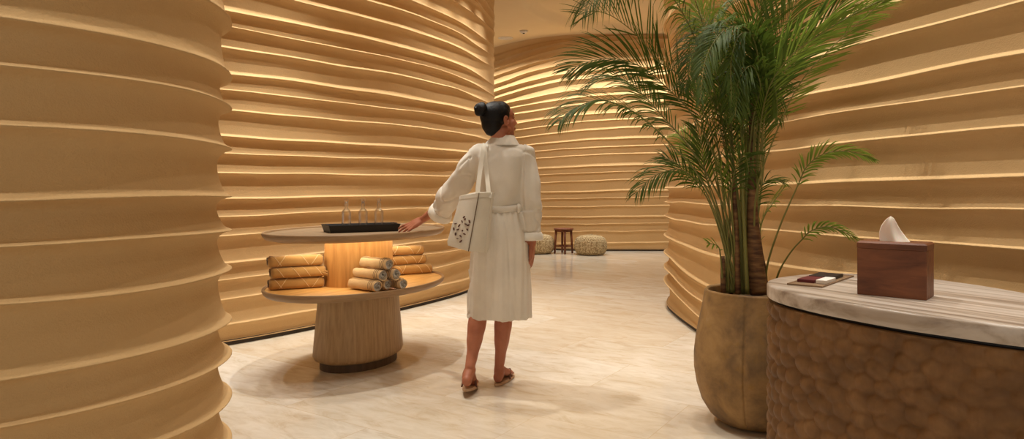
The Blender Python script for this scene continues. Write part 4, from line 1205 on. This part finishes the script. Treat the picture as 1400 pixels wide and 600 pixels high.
# print
lp = G(); rr = random.Random(3)
n_left = (topc[1] - topc[0]).cross(botc[0] - topc[0]).normalized()
if n_left.y > 0: n_left = -n_left
for (mx, my) in ((635.5, 297), (633, 303), (623.5, 306), (629, 308.5), (638, 306.5), (641, 308), (621.5, 313), (627, 314), (633.5, 315.5), (624, 320), (631, 323), (636, 320), (626.5, 326), (631, 330), (640, 314), (637, 300), (643, 303)):
    # intersect the view line with the panel plane
    d = P(mx, my, 1.) - Vector((0, 0, HC)); o_ = Vector((0, 0, HC)); tt_ = (topc[0] - o_).dot(n_left) / d.dot(n_left)
    p = o_ + d * tt_ + n_left * .0125
    a = rr.uniform(0, PI); U_ = (topc[1] - topc[0]).normalized(); V_ = n_left.cross(U_)
    L_ = rr.uniform(.005, .010); W_ = rr.uniform(.0022, .0036)
    e1 = U_ * math.cos(a) + V_ * math.sin(a); e2 = -U_ * math.sin(a) + V_ * math.cos(a)
    pts = [p + e1 * L_ * math.cos(q) + e2 * W_ * math.sin(q) for q in np.linspace(0, 2 * PI, 10, endpoint=False)]
    lp.add(pts + [q - n_left * .009 for q in pts], [tuple(range(10))] + [(k, (k + 1) % 10, 10 + (k + 1) % 10, 10 + k) for k in range(10)])
lp.obj('leaf_print', MAT_INK, tg, False)

# ------------------------------------------------------------------ camera, light
cam = bpy.data.cameras.new('camera'); co = bpy.data.objects.new('camera', cam); C.objects.link(co)
co.location = (0, 0, HC); co.rotation_euler = (PI / 2, 0, 0)
cam.sensor_width = 36; cam.sensor_fit = 'HORIZONTAL'; cam.lens = 36 * F / 1400; cam.shift_y = -(300 - HY) / 1400; cam.clip_start = .02
bpy.context.scene.camera = co

def spot(x, y, e, size=80, blend=.6, rad=.05, to=None, z=ZC - .07, col=(1, .975, .90)):
    l = bpy.data.lights.new('ceiling_spot', 'SPOT'); l.energy = e; l.spot_size = math.radians(size); l.spot_blend = blend; l.shadow_soft_size = rad; l.color = col
    o = bpy.data.objects.new('ceiling_spot', l); C.objects.link(o); o.location = (x, y, z)
    d = (Vector(to) - Vector((x, y, z))) if to else Vector((0, 0, -1))
    o.rotation_euler = d.to_track_quat('-Z', 'Y').to_euler()
    return o
# wall washers in the ceiling close to each wall, following its curve
def wash(plan, side, off, step, e, size, z=ZC - .06, x0=None, keep=lambda x, y: True, rad=.025):
    pts = spline([Vector((x, y, 0)) for x, y in plan], .02); acc = step / 2
    for i in range(1, len(pts) - 1):
        acc += (pts[i] - pts[i - 1]).length
        if acc < step: continue
        acc = 0
        T = (pts[i + 1] - pts[i - 1]).normalized(); N_ = Vector((T.y, -T.x, 0)) * side
        p = pts[i] + N_ * off
        if keep(pts[i].x, pts[i].y): spot(p.x, p.y, e, size, 1., rad, z=z)
wash(plan1, 1, .26, .45, 76, 50, keep=lambda x, y: x > -2.9 and y < 8.3)
wash(plan2, 1, .40, .35, 33, 110, keep=lambda x, y: -.6 < x < 3.4)
wash(plan3, -1, .26, .45, 52, 54, keep=lambda x, y: y < 7.3 and x < 2.6)
wash(plan0, 1, .42, .4, 40, 60, keep=lambda x, y: x > -2.0 and y < 2.6)
# general ceiling spots over the walkway
spot(-.95, 4.35, 125, 80, .6, .035); spot(-1.25, 4.75, 45, 80, .6, .035); spot(.35, 4.3, 46, 90, .7, .03); spot(-.35, 3.1, 26, 70, .7, .03); spot(.3, 7.0, 58, 110, .8); spot(1.1, 9.0, 70, 120, .8); spot(.9, 9.2, 130, 75, .9, to=(1.2, 12.4, 1.6))
spot(.2, 2.9, 24, 90, .7); spot(.85, 1.75, 26, 80, .8, .03); spot(.75, 3.75, 85, 46, .5, .012, to=(2.0, 2.85, 1.35))
al = bpy.data.lights.new('shelf_fill', 'AREA'); al.shape = 'ELLIPSE'; al.size = 1.1; al.size_y = .75; al.energy = 4.6; al.color = (1, .84, .60)  # unseen warm light added under the tabletop to brighten the shelf
ao = bpy.data.objects.new('shelf_fill', al); C.objects.link(ao); ao.location = (TX, TY, .838); ao.rotation_euler = (0, 0, PH)
w = bpy.data.worlds.new('room_fill'); bpy.context.scene.world = w; w.use_nodes = True
w.node_tree.nodes['Background'].inputs[0].default_value = (1., .93, .82, 1); w.node_tree.nodes['Background'].inputs[1].default_value = .35
vs_ = bpy.context.scene.view_settings
vs_.view_transform = 'Standard'; vs_.look = 'None'; vs_.gamma = 1; vs_.use_curve_mapping = False; vs_.exposure = .72
bpy.context.scene.cycles.max_bounces = 10; bpy.context.scene.cycles.diffuse_bounces = 5; bpy.context.scene.cycles.transmission_bounces = 10
